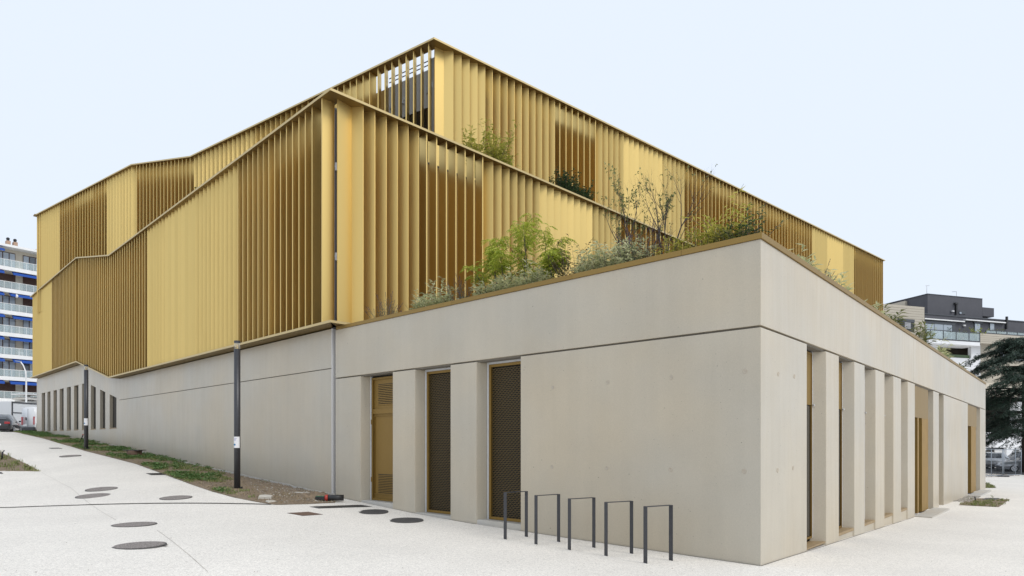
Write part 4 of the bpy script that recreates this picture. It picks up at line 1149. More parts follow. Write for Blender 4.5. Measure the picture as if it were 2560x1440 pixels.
def shrub(base, label, seed, h, spread, n, mat, llen, lw, name="roof_shrub", cat="shrub", droop=0.0, flowers=None, nf=0, stem="bark_grey", dens=1.0, along=None, group="shrubs along the planted roof edge", lean=0.6):
    """many leafy stems rising from an oval clump"""
    r = random.Random(seed); o = plant_root(name, base, label, cat, group)
    w, l, fl = MB(), MB(), MB()
    for k in range(n):
        a = r.uniform(0, 6.283); rr = spread * r.random() ** 0.6
        off = Vector((math.cos(a) * rr, math.sin(a) * rr * 0.6, 0))
        if along is not None: off = Vector((along.x, along.y, 0)) * math.cos(a) * rr + Vector((-along.y, along.x, 0)) * math.sin(a) * rr * 0.45
        hh = h * (1 - 0.55 * (rr / max(spread, 1e-3)) ** 2) * r.uniform(0.6, 1.1)
        d = (UP + off.normalized() * r.uniform(0.0, lean)).normalized(); p = off * 0.8 + Vector((0, 0, -0.02)); pts = [p.copy()]; st = 7
        for i in range(st):
            d = (d + rand_dir(r) * 0.16 + Vector((0, 0, -droop * i / st))).normalized(); p = p + d * hh / st; pts.append(p.copy())
            for _ in range(max(1, int(3 * dens))):
                a2 = r.uniform(0, 6.283); ld = Vector((math.cos(a2), math.sin(a2), r.uniform(-0.2 - droop, 0.8)))
                leaf_quad(l, p - d * r.random() * hh / st, ld, UP, llen * r.uniform(0.6, 1.2), lw * r.uniform(0.7, 1.2))
        w.tube(pts, [0.006 * (1 - 0.7 * i / st) for i in range(st + 1)], 3, False)
        if flowers and k < nf:
            fp = p + d * 0.05
            for i in range(10):
                leaf_quad(fl, fp + d * 0.014 * i, rand_dir(r, 0, 1), UP, 0.022, 0.016)
            w.tube([p, fp + d * 0.14], 0.003, 3, False)
    w.build("stems", stem, o, fix=False); l.build("leaves", mat, o, fix=False)
    if fl.f: fl.build("flower_spikes", flowers, o, fix=False)
    return o
AL = EL
shrub(at_edge(965, 0.47), "lavender clump with purple spikes at the far left end of the roof", 1, 0.69, 0.42, 46, "leaf_lavender", 0.06, 0.012, "lavender", "lavender", 0, "flower_purple", 30, along=AL)
shrub(at_edge(1062, 0.47), "silver-leaved shrub right of the first lavender", 2, 0.65, 0.42, 46, "leaf_silver", 0.13, 0.035, along=AL, flowers="flower_yellow", nf=2)
shrub(at_edge(1100, 0.51), "taller spiky silver-leaved shrub below the dark louvres", 3, 0.89, 0.30, 34, "leaf_silver", 0.14, 0.036, along=AL, flowers="flower_yellow", nf=1)
shrub(at_edge(1150, 0.47), "low thin lavender left of the feathery tree", 4, 0.73, 0.35, 30, "leaf_lavender", 0.06, 0.014, "lavender", "lavender", 0, "flower_purple", 18, along=AL)
shrub(at_edge(1218, 0.42), "silver-leaved shrub at the foot of the left feathery tree", 5, 0.57, 0.36, 46, "leaf_silver", 0.14, 0.036, along=AL)
shrub(at_edge(1275, 0.42), "silver-leaved shrub at the foot of the middle feathery tree", 6, 0.67, 0.36, 50, "leaf_silver", 0.14, 0.036, along=AL)
shrub(at_edge(1330, 0.44), "tall silver-leaved shrub in front of the low feathery bush", 7, 0.78, 0.30, 40, "leaf_silver", 0.14, 0.036, along=AL)
shrub(at_edge(1428, 0.64), "russet-leaved shrub with an arching spray to the left", 8, 1.13, 0.34, 30, "leaf_russet", 0.07, 0.035, droop=0.15, along=AL)
shrub(at_edge(1452, 0.77), "thin upright olive-leaved shoot above the silver shrubs", 9, 1.43, 0.10, 4, "leaf_olive", 0.09, 0.022, along=AL)
shrub(at_edge(1480, 0.44), "silver-leaved shrub left of the bare trees, first of three", 10, 0.70, 0.36, 50, "leaf_silver", 0.13, 0.034, along=AL)
shrub(at_edge(1530, 0.44), "silver-leaved shrub left of the bare trees, second of three", 12, 0.76, 0.33, 48, "leaf_silver", 0.13, 0.034, along=AL)
shrub(at_edge(1578, 0.44), "silver-leaved shrub under the bare trees, third of three", 13, 0.76, 0.30, 44, "leaf_silver", 0.12, 0.032, along=AL, flowers="flower_purple", nf=6)
shrub(at_edge(1600, 0.53), "dense lavender with purple spikes under the bare trees", 14, 0.82, 0.38, 50, "leaf_lavender", 0.06, 0.014, "lavender", "lavender", 0, "flower_purple", 34, along=AL)
shrub(at_edge(1512, 0.68), "narrow dark green upright weed behind the silver shrubs", 15, 1.00, 0.14, 9, "leaf_olive", 0.06, 0.018, along=AL)
shrub(at_edge(1680, 0.51), "low yellow-green shrub right of the lavender", 16, 0.65, 0.36, 40, "leaf_yellow", 0.08, 0.022, along=AL, droop=0.1)
shrub(at_edge(1745, 0.51), "low sparse yellow-green shrub below the yellow bamboo", 17, 0.65, 0.36, 34, "leaf_yellow", 0.08, 0.02, along=AL, droop=0.1)
shrub(at_edge(1800, 0.64), "tall arching yellow-green bamboo near the roof corner", 18, 1.15, 0.24, 48, "leaf_yellow", 0.15, 0.034, "bamboo", "bamboo", 0.30, along=AL, dens=1.3)
shrub(at_edge(1838, 0.51), "medium olive-green shrub between bamboo and the dark shrub", 19, 0.62, 0.26, 20, "leaf_olive", 0.09, 0.022, along=AL, droop=0.15)
shrub(at_edge(1866, 0.53), "dark green bushy shrub close to the roof corner", 20, 0.70, 0.20, 30, "leaf_dark", 0.09, 0.03, along=AL)
shrub(at_edge(1888, 0.64), "dark shoot overtopping the roof line by the corner", 21, 0.98, 0.10, 5, "leaf_dark", 0.10, 0.025, along=AL, droop=0.05)
# bare trees
def bare(px, back, label, seed, h, leaves, stems=3, lean=0.25):
    r = random.Random(seed); b = at_edge(px, back); o = plant_root("bare_tree", b, label, "tree", "trees on the planted roof")
    w, l = MB(), MB()
    for k in range(stems):
        tips = []; f = (k - (stems - 1) / 2)
        d = (UP + Vector((EL.x, EL.y, 0)) * -f * lean + rand_dir(r) * 0.08).normalized()
        grow(w, r, Vector((0, 0, -0.02)), d, h * 0.42 * r.uniform(0.85, 1.1), 0.021, 4, tips, 0.20, (2, 3), 0.46, 0.62, 0.30, 4, True)
        for p, dd, lv in tips:
            if r.random() < leaves:
                for _ in range(2): leaf_quad(l, p + rand_dir(r) * 0.02, rand_dir(r), UP, 0.055, 0.028)
    w.build("trunk", "bark_dark", o, fix=False)
    if l.f: l.build("crown", "leaf_olive", o, fix=False)
bare(1560, 0.9, "nearly bare tree with a few small leaves, left of the bare trees", 41, 2.0, 0.13, 3, 0.15)
bare(1625, 1.0, "slim bare sapling between the two larger bare trees", 47, 1.5, 0.12, 2, 0.3)
bare(1665, 0.95, "leafless dark tree with a fine twiggy head, right of the bare trees", 53, 2.1, 0.02, 3, 0.16)
# entrance side of the roof
spots = [(1925, 0.50, 0.42, "small silver shrub just past the roof corner", "leaf_silver"), (1968, 0.5, 0.52, "silver shrub leaning over the coping, second past the roof corner", "leaf_silver"),
         (1996, 0.5, 0.45, "silver shrub third past the roof corner", "leaf_silver"), (2022, 0.5, 0.40, "grey shrub beside the purple flower stalks", "leaf_silver"),
         (2082, 0.5, 0.62, "long-leaved shrub overhanging the coping above the slots", "leaf_silver"), (2152, 0.5, 0.55, "grey-green shrub halfway down the entrance coping", "leaf_silver"),
         (2180, 0.5, 0.5, "low grey-green shrub below the gold corner", "leaf_silver"), (2222, 0.5, 0.7, "olive shrub at the foot of the far gold corner", "leaf_olive"),
         (2290, 0.5, 1.0, "tall thin olive shrub in front of the beige brick wall", "leaf_olive"), (2352, 0.5, 0.7, "pale olive shrub before the dark loggia", "leaf_silver"),
         (2388, 0.5, 0.45, "last low shrub near the far end of the coping", "leaf_olive")]
for i, (px, back, h, lab, mt) in enumerate(spots):
    sc_ = 1.0
    shrub(at_edge_r(px, back), lab, 60 + i, h * (1.25 + 0.02 * i), 0.26 + 0.02 * i, 22, mt, 0.15 + 0.012 * i, 0.036 + 0.003 * i, along=ER, droop=0.12, group="shrubs along the entrance coping")
shrub(at_edge_r(2046, 0.5), "stalks with purple flowers beside the long-leaved shrub", 80, 0.6, 0.3, 18, "leaf_lavender", 0.10, 0.02, "lavender", "lavender", 0, "flower_purple", 18, along=ER, group="shrubs along the entrance coping")
# upper terrace planting
def on_terrace(px, back):
    u = (GR - G0).normalized(); o = G0 - out_n(u) * back; q = o + u * on_line(o, o + u, px); return Vector((q.x, q.y, TLz - 0.2))
def terrace_shrub(px, back, label, seed, h, spread, n, mat, ll, lw, droop=0.1, dens=1.2, name="terrace_shrub", cat="shrub"):
    return shrub(on_terrace(px, back), label, seed, h, spread, n, mat, ll, lw, name, cat, droop, lean=0.22, dens=dens, along=(GR - G0).normalized(), group="plants on the upper terrace")
terrace_shrub(1186, 1.12, "slim yellow-green bamboo on the upper terrace, left one", 90, 1.9, 0.16, 40, "leaf_yellow", 0.18, 0.05, 0.12, 1.6, "bamboo", "bamboo")
terrace_shrub(1240, 1.12, "bushy yellow-green bamboo on the upper terrace, right one", 91, 2.15, 0.32, 80, "leaf_yellow", 0.19, 0.05, 0.14, 1.6, "bamboo", "bamboo")
terrace_shrub(1262, 1.01, "green lower part of shrub beside the bushy bamboo", 92, 1.35, 0.26, 44, "leaf_fresh", 0.13, 0.035, 0.12, 1.4)
terrace_shrub(1410, 1.05, "dark evergreen shrub on the upper terrace, left half", 93, 1.75, 0.46, 130, "leaf_dark", 0.11, 0.065, 0.1, 1.8)
terrace_shrub(1448, 1.05, "dark evergreen shrub on the upper terrace, right half", 94, 1.5, 0.46, 120, "leaf_dark", 0.11, 0.065, 0.1, 1.8)
t_ = on_line(G0, GA, 466); u_ = (GA - G0).normalized(); q_ = G0 + u_ * t_ - out_n(u_) * 0.8
shrub(Vector((q_.x, q_.y, TLz - 0.3)), "small green shrub peeping over the left terrace edge", 95, 1.0, 0.42, 50, "leaf_dark", 0.13, 0.06, "terrace_shrub", "shrub", 0.1, dens=1.4, along=u_, group="plants on the upper terrace")
# ------------------------------------------------------------------ background, right: grey and white flats
OB = XY(2310, 75.0); UB_ = V2(0.955, 0.297); VB = V2(-0.297, 0.955)
def rb(px, off=0.0): return on_line(OB + VB * off, OB + VB * off + UB_, px)
def rbd(px, off=0.0): return (OB + VB * off + UB_ * rb(px, off)).y
def rbz(py, px, off=0.0): return ZH(py, rbd(px, off))
flats = tag(empty("apartment_building", (OB.x, OB.y, 0)), "modern flats with dark grey penthouse over white and beige storeys, right background", "building")
FO = Vector((OB.x, OB.y, 0))
def fbox(name, mat, px0, px1, pyt, pyb, off=0.0, dep=0.3, parent=None, ref=None, bevel=0.0):
    """box whose front face spans the given photo columns and rows on the facade plane set back by off"""
    a, b = rb(px0, off), rb(px1, off); r = ref or px0
    z1, z0 = rbz(pyt, r, off), rbz(pyb, r, off)
    o0 = OB + VB * off
    P_ = [o0 + UB_ * a, o0 + UB_ * b, o0 + UB_ * b + VB * dep, o0 + UB_ * a + VB * dep]
    m = MB(); m.prism(P_, z0, z1); o = m.build(name, mat, parent or flats, bevel=bevel); o.data.transform(Matrix.Translation(-FO)); return o
fbox("penthouse_wall", "grey_render", 2319, 2456, 735, 790, 2.2, 7)
fbox("penthouse_wall", "grey_render", 2456.3, 2485, 768, 790, 2.3, 5, ref=2456)
fbox("rear_wall", "brick_beige", 2262, 2312, 752, 800, 5.0, 6)
fbox("penthouse_coping", "grey_frame", 2318.5, 2456.5, 733.5, 735, 2.15, 7.1)
pw = fbox("roof_window", "grey_frame", 2398, 2414, 776, 784.5, 2.15, 0.04); fbox("pane", "pane_light", 2399, 2404, 780, 784, 2.1, 0.04, pw)
fbox("downpipe", "black_plastic", 2391, 2394.5, 757, 786, 2.0, 0.18); fbox("hopper", "black_plastic", 2389, 2396, 756, 760, 1.9, 0.25)
fbox("wall_lamp", "zinc", 2381, 2386, 775.5, 779, 1.95, 0.2)
brick = fbox("brick_wall", "brick_beige", 2150, 2311, 768, 870, -0.6, 5, ref=2311)
zt_, zb_ = rbz(768, 2311, -0.6), rbz(862, 2311, -0.6); nb = 15
for i in range(nb):
    z0 = zt_ - (i + 1) * (zt_ - zb_) / nb; z1 = zt_ - i * (zt_ - zb_) / nb - 0.035
    o0 = OB + VB * -0.64; a, b = rb(2152, -0.64), rb(2311, -0.64)
    m = MB(); m.prism([o0 + UB_ * a, o0 + UB_ * b, o0 + UB_ * b + VB * 0.05, o0 + UB_ * a + VB * 0.05], z0, z1); o = m.build("brick_course", "brick_beige", brick); o.data.transform(Matrix.Translation(-FO))
w = fbox("window", "glass_dark", 2250, 2286, 797, 826, -0.70, 0.03); fbox("shutter_box", "grey_frame", 2246, 2287, 796, 803, -0.75, 0.08, w)
for i in range(5): fbox("shutter_slat", "curtain", 2262, 2277, 806 + i * 3.2, 807.8 + i * 3.2, -0.72, 0.03, w)
fbox("penthouse_wall", "grey_render", 2311.5, 2640, 784, 848, 0.6, 5)
fbox("parapet", "grey_frame", 2311.5, 2640, 783, 785, 0.5, 0.3)
for a, b, y in ((2312.5, 2412.5, 795), (2415.5, 2515, 797.6)):
    aw = fbox("awning_cassette", "white_paint", a, b, y, y + 2.6, 0.2, 0.4); fbox("awning_fabric", "grey_frame", a + 1, b - 1, y + 2.7, y + 4.2, 0.3, 0.3, aw)
def glazed(px0, px1, y0, y1, bars, off=0.5, mat="pane_light"):
    w = fbox("window", "grey_frame", px0, px1, y0, y1, off, 0.09)
    n = bars
    for i in range(n):
        a = px0 + (px1 - px0) * i / n + 0.6; b = px0 + (px1 - px0) * (i + 1) / n - 0.6
        fbox("pane", mat, a, b, y0 + 0.8, y1 - 0.5, off - 0.03, 0.05, w)
    return w
glazed(2313, 2381, 808, 847, 3); fbox("wall_recess", "grey_frame", 2381.5, 2389, 801, 847, 0.45, 0.1); fbox("shutter_box", "grey_frame", 2313, 2389, 801, 807.5, 0.42, 0.15)
glazed(2437, 2451, 808, 847, 1); fbox("shutter_box", "grey_frame", 2436, 2457, 803, 807.5, 0.42, 0.15)
glazed(2475, 2486, 808, 826, 1); fbox("shutter_box", "grey_frame", 2474, 2495, 804, 808, 0.42, 0.15)
fbox("downpipe", "black_plastic", 2517, 2520.5, 791, 822, 0.35, 0.18)
fbox("wall_lamp", "zinc", 2409, 2415, 811.5, 815, 0.4, 0.15)
# balconies
fbox("balcony_slab", "white_render", 2322, 2450, 848, 857, -1.3, 2.2, ref=2322)
fbox("balcony_rail", "grey_frame", 2315, 2450, 823.2, 824.8, -1.25, 0.08, ref=2325)
fbox("balcony_rail", "grey_frame", 2315, 2450, 845.5, 847.6, -1.25, 0.08, ref=2325)
ps = [2315, 2325.5, 2358, 2390, 2422, 2449]
for q in ps: fbox("balcony_post", "grey_frame", q, q + 1.6, 824.9, 845.4, -1.24, 0.06, ref=2325)
for a, b in zip(ps, ps[1:]): fbox("balcony_panel", "balcony_glass", a + 1.8, b - 0.2, 826, 845, -1.22, 0.02, ref=2325)
fbox("balcony_wall", "brick_beige", 2450.5, 2640, 833, 858, -1.2, 0.4)
for q in range(5): fbox("brick_course", "brick_beige", 2451, 2638, 834.2 + q * 4.8, 838.2 + q * 4.8, -1.24, 0.035, ref=2451)
fbox("balcony_rail", "grey_frame", 2450.5, 2640, 823, 824.5, -1.1, 0.08); fbox("balcony_rail", "grey_frame", 2450.5, 2640, 831, 832.8, -1.1, 0.08)
for k, q in enumerate(range(2465, 2640, 26)):
    fbox("balcony_post", "grey_frame", q, q + 1.4, 824.6, 830.9, -1.08, 0.05, ref=2451); fbox("balcony_panel", "balcony_glass", q + 1.6, q + 25.5, 825, 830.6, -1.06, 0.02, ref=2451)
# white storeys with the loggia, and the open lower floors
fbox("white_wall", "white_render", 2150, 2345, 857.2, 1010, -0.2, 0.4, ref=2345)
fbox("white_wall", "white_render", 2428, 2451, 857.2, 960, -0.2, 0.4, ref=2345)
fbox("white_wall", "white_render", 2345.1, 2427.9, 892, 1010, -0.18, 0.36, ref=2345)
fbox("loggia_lining", "interior_dark", 2335, 2435, 855, 900, 2.2, 0.3, ref=2345)
fbox("loggia_soffit", "brick_beige", 2340, 2432, 857.6, 859.5, 0.0, 2.1, ref=2345)
fbox("balcony_planter", "leaf_dark", 2352, 2426, 884, 891, 0.0, 0.3, ref=2345)
fbox("upper_wall", "brick_beige", 2451.2, 2640, 858.5, 957, 0.0, 0.4, ref=2451)
glazed(2500, 2560, 860, 900, 4, -0.1, "pane")
fbox("floor_band", "beige_render", 2400, 2640, 957.5, 988, -0.8, 2.0, ref=2466)
fbox("undercroft_lining", "interior_dark", 2400, 2640, 980, 1160, 3.0, 0.3, ref=2466)
fbox("white_pier", "white_render", 2541.5, 2558, 988.3, 1090, -0.1, 0.8, ref=2541)
fbox("white_wall", "white_render", 2400, 2558, 1081, 1119, -0.3, 0.4, ref=2466)
fbox("purple_wall", "grey_render", 2558.3, 2640, 988.3, 1160, -0.25, 0.4, ref=2558)
gd = fbox("garage_opening", "interior_dark", 2466, 2516, 1119, 1170, 0.3, 0.2, ref=2466); fbox("garage_panel", "white_paint", 2487, 2516, 1124, 1147, 0.1, 0.1, gd, 2487)
fbox("white_wall", "white_render", 2516.5, 2558, 1119.3, 1170, -0.25, 0.35, ref=2516)
fbox("white_wall", "white_render", 2380, 2465.5, 1119.3, 1170, -0.25, 0.35, ref=2465)
# aerials
def aerial(px, py0, py1, off, label_dir):
    a = OB + VB * off + UB_ * rb(px, off); z0, z1 = ZH(py0, a.y), ZH(py1, a.y)
    m = MB(); m.tube([(a.x, a.y, z0), (a.x, a.y, z1)], 0.03, 5)
    for q in range(2): m.tube([(a.x - 0.55 * (1 if label_dir else .3), a.y, z1 - 0.02 - q * 1.0 * (0 if label_dir else 1)), (a.x + 0.35 * (0 if label_dir else 1), a.y, z1 - q * 1.0 * (0 if label_dir else 1))], 0.025, 4)
    o = m.build("aerial", "zinc", flats); o.data.transform(Matrix.Translation(-FO))
aerial(2317, 735, 714, 3.0, False); aerial(2391, 742, 729, 3.0, True)
# potted plants on the balcony
def pot(px, off, h, label, mat, seed, n=16):
    q = OB + VB * off + UB_ * rb(px, off); z = rbz(847.5, px, -1.2)
    o = shrub(Vector((q.x, q.y, z)), label, seed, h, 0.32, n, mat, 0.20, 0.09, "potted_plant", "plant", 0.1, dens=1.5, group="plants on the balcony of the flats")
    m = MB(); m.lathe([(0.16, -0.02), (0.24, 0.35), (0.2, 0.35), (0.14, 0.0)], 10); m.build("pot", "clay", o)
pot(2322, -0.7, 2.2, "climbing plant at the left end of the glass balcony", "leaf_fresh", 301, 18)
pot(2366, -0.6, 1.7, "leafy potted plant behind the glass balcony, left of middle", "leaf_dark", 302)
pot(2405, -0.6, 1.5, "round potted plant behind the glass balcony, right of middle", "leaf_olive", 303)
pot(2446, -0.7, 2.2, "climbing plant at the right end of the glass balcony", "leaf_fresh", 304, 18)
pot(2497, -0.4, 1.7, "bushy plant behind the low beige balcony wall", "leaf_olive", 305)

# ------------------------------------------------------------------ cedar
rc_ = random.Random(77)
cb_ = XY(2566, 52.0); gz = ground_z(cb_.x, cb_.y)
ced = tag(empty("cedar_tree", (cb_.x, cb_.y, gz)), "dark spreading cedar with drooping layered boughs before the white flats", "tree")
wt, nd = MB(), MB()
wt.tube([(0, 0, -0.3), (0.1, 0, 3), (0.0, 0.1, 7), (0.1, 0, 11.5)], [0.42, 0.36, 0.25, 0.05], 10)
def spray(p, d, L):
    """flat drooping spray of needle tufts"""
    s = d.cross(UP).normalized(); n = int(L / 0.10)
    for i in range(n):
        f = i / n; q = p + d * L * f + Vector((0, 0, -0.22 * f * f * L)); wdt = 0.55 * L * (1 - 0.6 * f)
        for k in range(7):
            o_ = s * rc_.uniform(-wdt, wdt) * 0.55 + rand_dir(rc_) * 0.10
            dd = (s * (1 if o_.dot(s) > 0 else -1) * 0.8 + d * rc_.uniform(0.2, 1.0) + rand_dir(rc_) * 0.35 + Vector((0, 0, -0.25)))
            leaf_quad(nd, q + o_, dd, UP + rand_dir(rc_) * 0.4, rc_.uniform(0.14, 0.30), rc_.uniform(0.04, 0.08), 0.1)
H_ = [(3.4, 5.2), (4.2, 6.0), (5.0, 6.2), (5.9, 6.3), (6.8, 6.0), (7.7, 5.7), (8.6, 5.4), (9.4, 4.6), (10.2, 3.6), (10.9, 2.4)]
for zh, reach in H_:
    nb_ = 8
    for k in range(nb_):
        a = math.radians(180 + rc_.uniform(-100, 100)) if k < 6 else rc_.uniform(0, 6.28)
        L = reach * rc_.uniform(0.65, 1.08); d = Vector((math.cos(a), math.sin(a), rc_.uniform(0.0, 0.22))); pts = [Vector((0, 0, zh))]; st = 8; p = pts[0].copy()
        for i in range(st):
            d = (d + rand_dir(rc_, -.3, .3) * 0.12 + Vector((0, 0, -0.075))).normalized(); p = p + d * L / st; pts.append(p.copy())
            if i >= 1:
                s = d.cross(UP).normalized()
                for sg in (-1, 1):
                    if rc_.random() < 0.92: spray(p + rand_dir(rc_) * 0.1, (d * 0.6 + s * sg * rc_.uniform(0.5, 1.0) + Vector((0, 0, rc_.uniform(-.25, .12)))).normalized(), rc_.uniform(0.7, 1.35) * (1 - 0.3 * i / st))
        spray(p, d, rc_.uniform(0.7, 1.1))
        wt.tube(pts, [0.085 * (1 - 0.8 * i / st) for i in range(st + 1)], 5, False)
wt.build("trunk", "bark_dark", ced, True, fix=False); nd.build("crown", "needle", ced, fix=False)

# ------------------------------------------------------------------ cars
def car(name, label, cat, loc, rz, body, L=4.2, Wd=1.76, H=1.46, group="cars parked along the road", estate=False):
    o = tag(empty(name, loc, rz), label, cat, group); hw = Wd / 2
    # stations: x, sill z, belt z, roof z, half width at belt, half width at roof
    st = [(-L / 2, 0.42, 0.62, 0.64, hw * 0.80, hw * 0.76), (-L / 2 + 0.12, 0.26, 0.74, 0.80, hw * 0.93, hw * 0.84), (-L * 0.31, 0.22, 0.86, 0.93, hw, hw * 0.86), (-L * 0.20, 0.21, 0.90, 0.98, hw, hw * 0.86),
          (-L * 0.05, 0.2, 0.92, H * 0.965, hw, hw * 0.70), (L * 0.08, 0.2, 0.93, H, hw, hw * 0.69), (L * 0.27, 0.21, 0.95, H * 0.97, hw, hw * 0.68), (L * 0.40, 0.24, 0.97, H * (0.93 if estate else 0.82), hw * 0.98, hw * 0.70), (L / 2 - 0.08, 0.30, 0.93, 1.0, hw * 0.92, hw * 0.74), (L / 2, 0.42, 0.70, 0.72, hw * 0.82, hw * 0.74)]
    rings = []
    for x, zs, zb, zr, wb, wr in st:
        zm = zs + (zb - zs) * 0.55
        half = [(wb * 0.86, zs), (wb * 0.99, zs + 0.08), (wb * 1.02, zm), (wb * 0.98, zb), (wr, zr - 0.04), (wr * 0.86, zr)]
        rings.append([Vector((x, -y, z)) for y, z in half] + [Vector((x, y, z)) for y, z in reversed(half)])
    m = MB(); m.loft(rings); m.build("body", body, o, True)
    # side glass, windscreen, rear window, 8 mm proud of the shell
    def lerp_st(x):
        for a, b in zip(st, st[1:]):
            if a[0] <= x <= b[0]:
                f = (x - a[0]) / (b[0] - a[0]); return [p_ + (q_ - p_) * f for p_, q_ in zip(a, b)]
    for sgn in (-1, 1):
        for xa, xb in ((-L * 0.115, L * 0.075), (L * 0.09, L * 0.255), (L * 0.265, L * 0.37)):
            pts = []
            for x, f in ((xa, 0.10), (xb, 0.10), (xb, 0.86), (max(xa, -L * 0.055), 0.86)):
                q = lerp_st(x); zb, zr = q[2], q[3] - 0.04; wb, wr = q[4] * 0.98, q[5]
                pts.append((x, sgn * (wb + (wr - wb) * f + 0.010), zb + (zr - zb) * f))
            m = MB(); m.poly(pts); m.build("side_window", "car_glass", o, fix=False)
    q0, q1 = lerp_st(-L * 0.185), lerp_st(-L * 0.06)
    m = MB(); m.poly([(q0[0], -q0[5] * 0.82, q0[3] + 0.012), (q1[0], -q1[5] * 0.82, q1[3] + 0.012), (q1[0], q1[5] * 0.82, q1[3] + 0.012), (q0[0], q0[5] * 0.82, q0[3] + 0.012)]); m.build("windscreen", "car_glass", o, fix=False)
    q0, q1 = lerp_st(L * 0.405), lerp_st(L / 2 - 0.10)
    m = MB(); m.poly([(q0[0] + .01, -q0[5] * 0.80, q0[3] + 0.004), (q1[0] + .01, -q1[5] * 0.84, q1[3] + 0.05), (q1[0] + .01, q1[5] * 0.84, q1[3] + 0.05), (q0[0] + .01, q0[5] * 0.80, q0[3] + 0.004)]); m.build("rear_window", "car_glass", o, fix=False)
    for x in (-L * 0.31, L * 0.30):
        for sgn in (-1, 1):
            wh = MB(); wh.tube([(x, sgn * (hw - 0.20), 0.31), (x, sgn * (hw + 0.012), 0.31)], 0.315, 20); wo_ = wh.build("wheel", "tyre", o)
            rm = MB(); rm.tube([(x, sgn * (hw + 0.002), 0.31), (x, sgn * (hw + 0.022), 0.31)], 0.215, 16); rm.build("rim", "alloy", wo_)
            sp = MB()
            for k in range(5):
                a = k * 1.2566 + 0.3; sp.box((x + 0.125 * math.cos(a), sgn * (hw + 0.024), 0.31 + 0.125 * math.sin(a)), (0.06, 0.006, 0.06))
            sp.build("spoke_gap", "tyre", wo_)
    for sgn in (-1, 1):
        m = MB(); m.box((-L / 2 + 0.10, sgn * hw * 0.68, 0.69), (0.26, 0.36, 0.13)); m.build("headlight", "lamp_clear", o, bevel=0.03)
        m = MB(); m.box((L / 2 - 0.09, sgn * hw * 0.70, 0.80), (0.22, 0.34, 0.17)); m.build("tail_light", "lamp_red", o, bevel=0.03)
        m = MB(); m.box((-L * 0.13, sgn * (hw + 0.09), 0.98), (0.14, 0.17, 0.12)); m.build("mirror", body, o, bevel=0.03)
    m = MB(); m.box((-L / 2 + 0.015, 0, 0.42), (0.06, Wd * 0.62, 0.12)); m.build("grille", "black_plastic", o)
    m = MB(); m.box((L / 2 - 0.01, 0, 0.66), (0.04, 0.5, 0.11)); m.build("number_plate", "white_paint", o)
    m = MB(); m.box((L / 2 - 0.05, 0, 0.36), (0.12, Wd * 0.8, 0.16)); m.build("bumper", "black_plastic", o, bevel=0.03)
    return o
def gpos(px, d):
    q = XY(px, d); return Vector((q.x, q.y, ground_z(q.x, q.y) + 0.008))
rdir = (rd1 - rd0).normalized(); ra = math.atan2(rdir.y, rdir.x)
def along_car(px, d): return gpos(px, d)
car("parked_car", "silver hatchback seen from the side, cut by the right picture edge", "car", along_car(2571, 53.0), ra, "car_silver")
car("parked_car", "pale silver car facing the camera behind the wire fence", "car", along_car(2487, 56.5), ra + math.radians(62), "car_silver", 4.0, 1.75, 1.5)
car("parked_car", "white car half hidden by the far concrete corner", "car", along_car(2462, 58.5), ra + math.radians(62), "car_white", 4.0, 1.75, 1.48)
car("parked_car", "dark car behind the silver hatchback", "car", along_car(2548, 61.0), ra + 0.1, "car_dark", 4.3, 1.8, 1.62, estate=True)
# temporary fence
fz = []
A_, B_ = on_ground(2418, 1196), on_ground(2508, 1192)
C_ = B_ + (B_ - A_).normalized() * 3.5
def fence_panel(a, b, label):
    o = tag(empty("wire_fence", a), label, "fence", "temporary wire fence panels"); d = b - a; L = d.length; u = d.normalized(); h = 1.95
    fr = MB(); P_ = lambda t, z: u * t + Vector((0, 0, z))
    fr.tube([P_(0.04, 0.08), P_(0.04, h)], 0.022, 8); fr.tube([P_(L - 0.04, 0.08), P_(L - 0.04, h)], 0.022, 8); fr.tube([P_(0.04, h), P_(L - 0.04, h)], 0.02, 8); fr.tube([P_(0.04, 0.12), P_(L - 0.04, 0.12)], 0.02, 8)
    fr.tube([P_(L * 0.66, 0.1), P_(L * 0.66, h)], 0.02, 8)
    fr.build("frame", "galvanised", o, True)
    w = MB()
    n = int(L / 0.22)
    for i in range(1, n): w.tube([P_(i * L / n, 0.12), P_(i * L / n, h)], 0.002, 3, False)
    for z in (0.3, 0.55, 0.8, 1.05, 1.3, 1.55, 1.72, 1.88): w.tube([P_(0.04, z), P_(L - 0.04, z)], 0.0025, 3, False)
    tag(w.build("wire_mesh", "galvanised", o, fix=False), kind="stuff")
    return o
fence1 = fence_panel(A_, B_ - (B_ - A_).normalized() * 0.06, "temporary wire fence panel nearest the concrete corner")
fence_panel(B_ + (B_ - A_).normalized() * 0.06, C_, "temporary wire fence panel cut by the right picture edge")
m = MB(); m.loft([[(-.36, -.12, 0), (.36, -.12, 0), (.36, .12, 0), (-.36, .12, 0)], [(-.36, -.12, .09), (.36, -.12, .09), (.36, .12, .09), (-.36, .12, .09)], [(-.24, -.08, .15), (.24, -.08, .15), (.24, .08, .15), (-.24, .08, .15)]])
o = m.build("foot_block", "anthracite", fence1, bevel=0.01); o.location = B_ - A_
m = MB()
for _ in range(900):
    q = A_.lerp(C_, rnd.random()) + Vector((rnd.uniform(-.3, .3), rnd.uniform(0.3, 2.2), 0)); pebble(m, Vector((q.x, q.y, ground_z(q.x, q.y) + .005)), rnd.uniform(0.02, 0.06))
tag(m.build("gravel", "stone_chip", fix=False), "strip of gravel between the paving and the road", "gravel", kind="stuff")

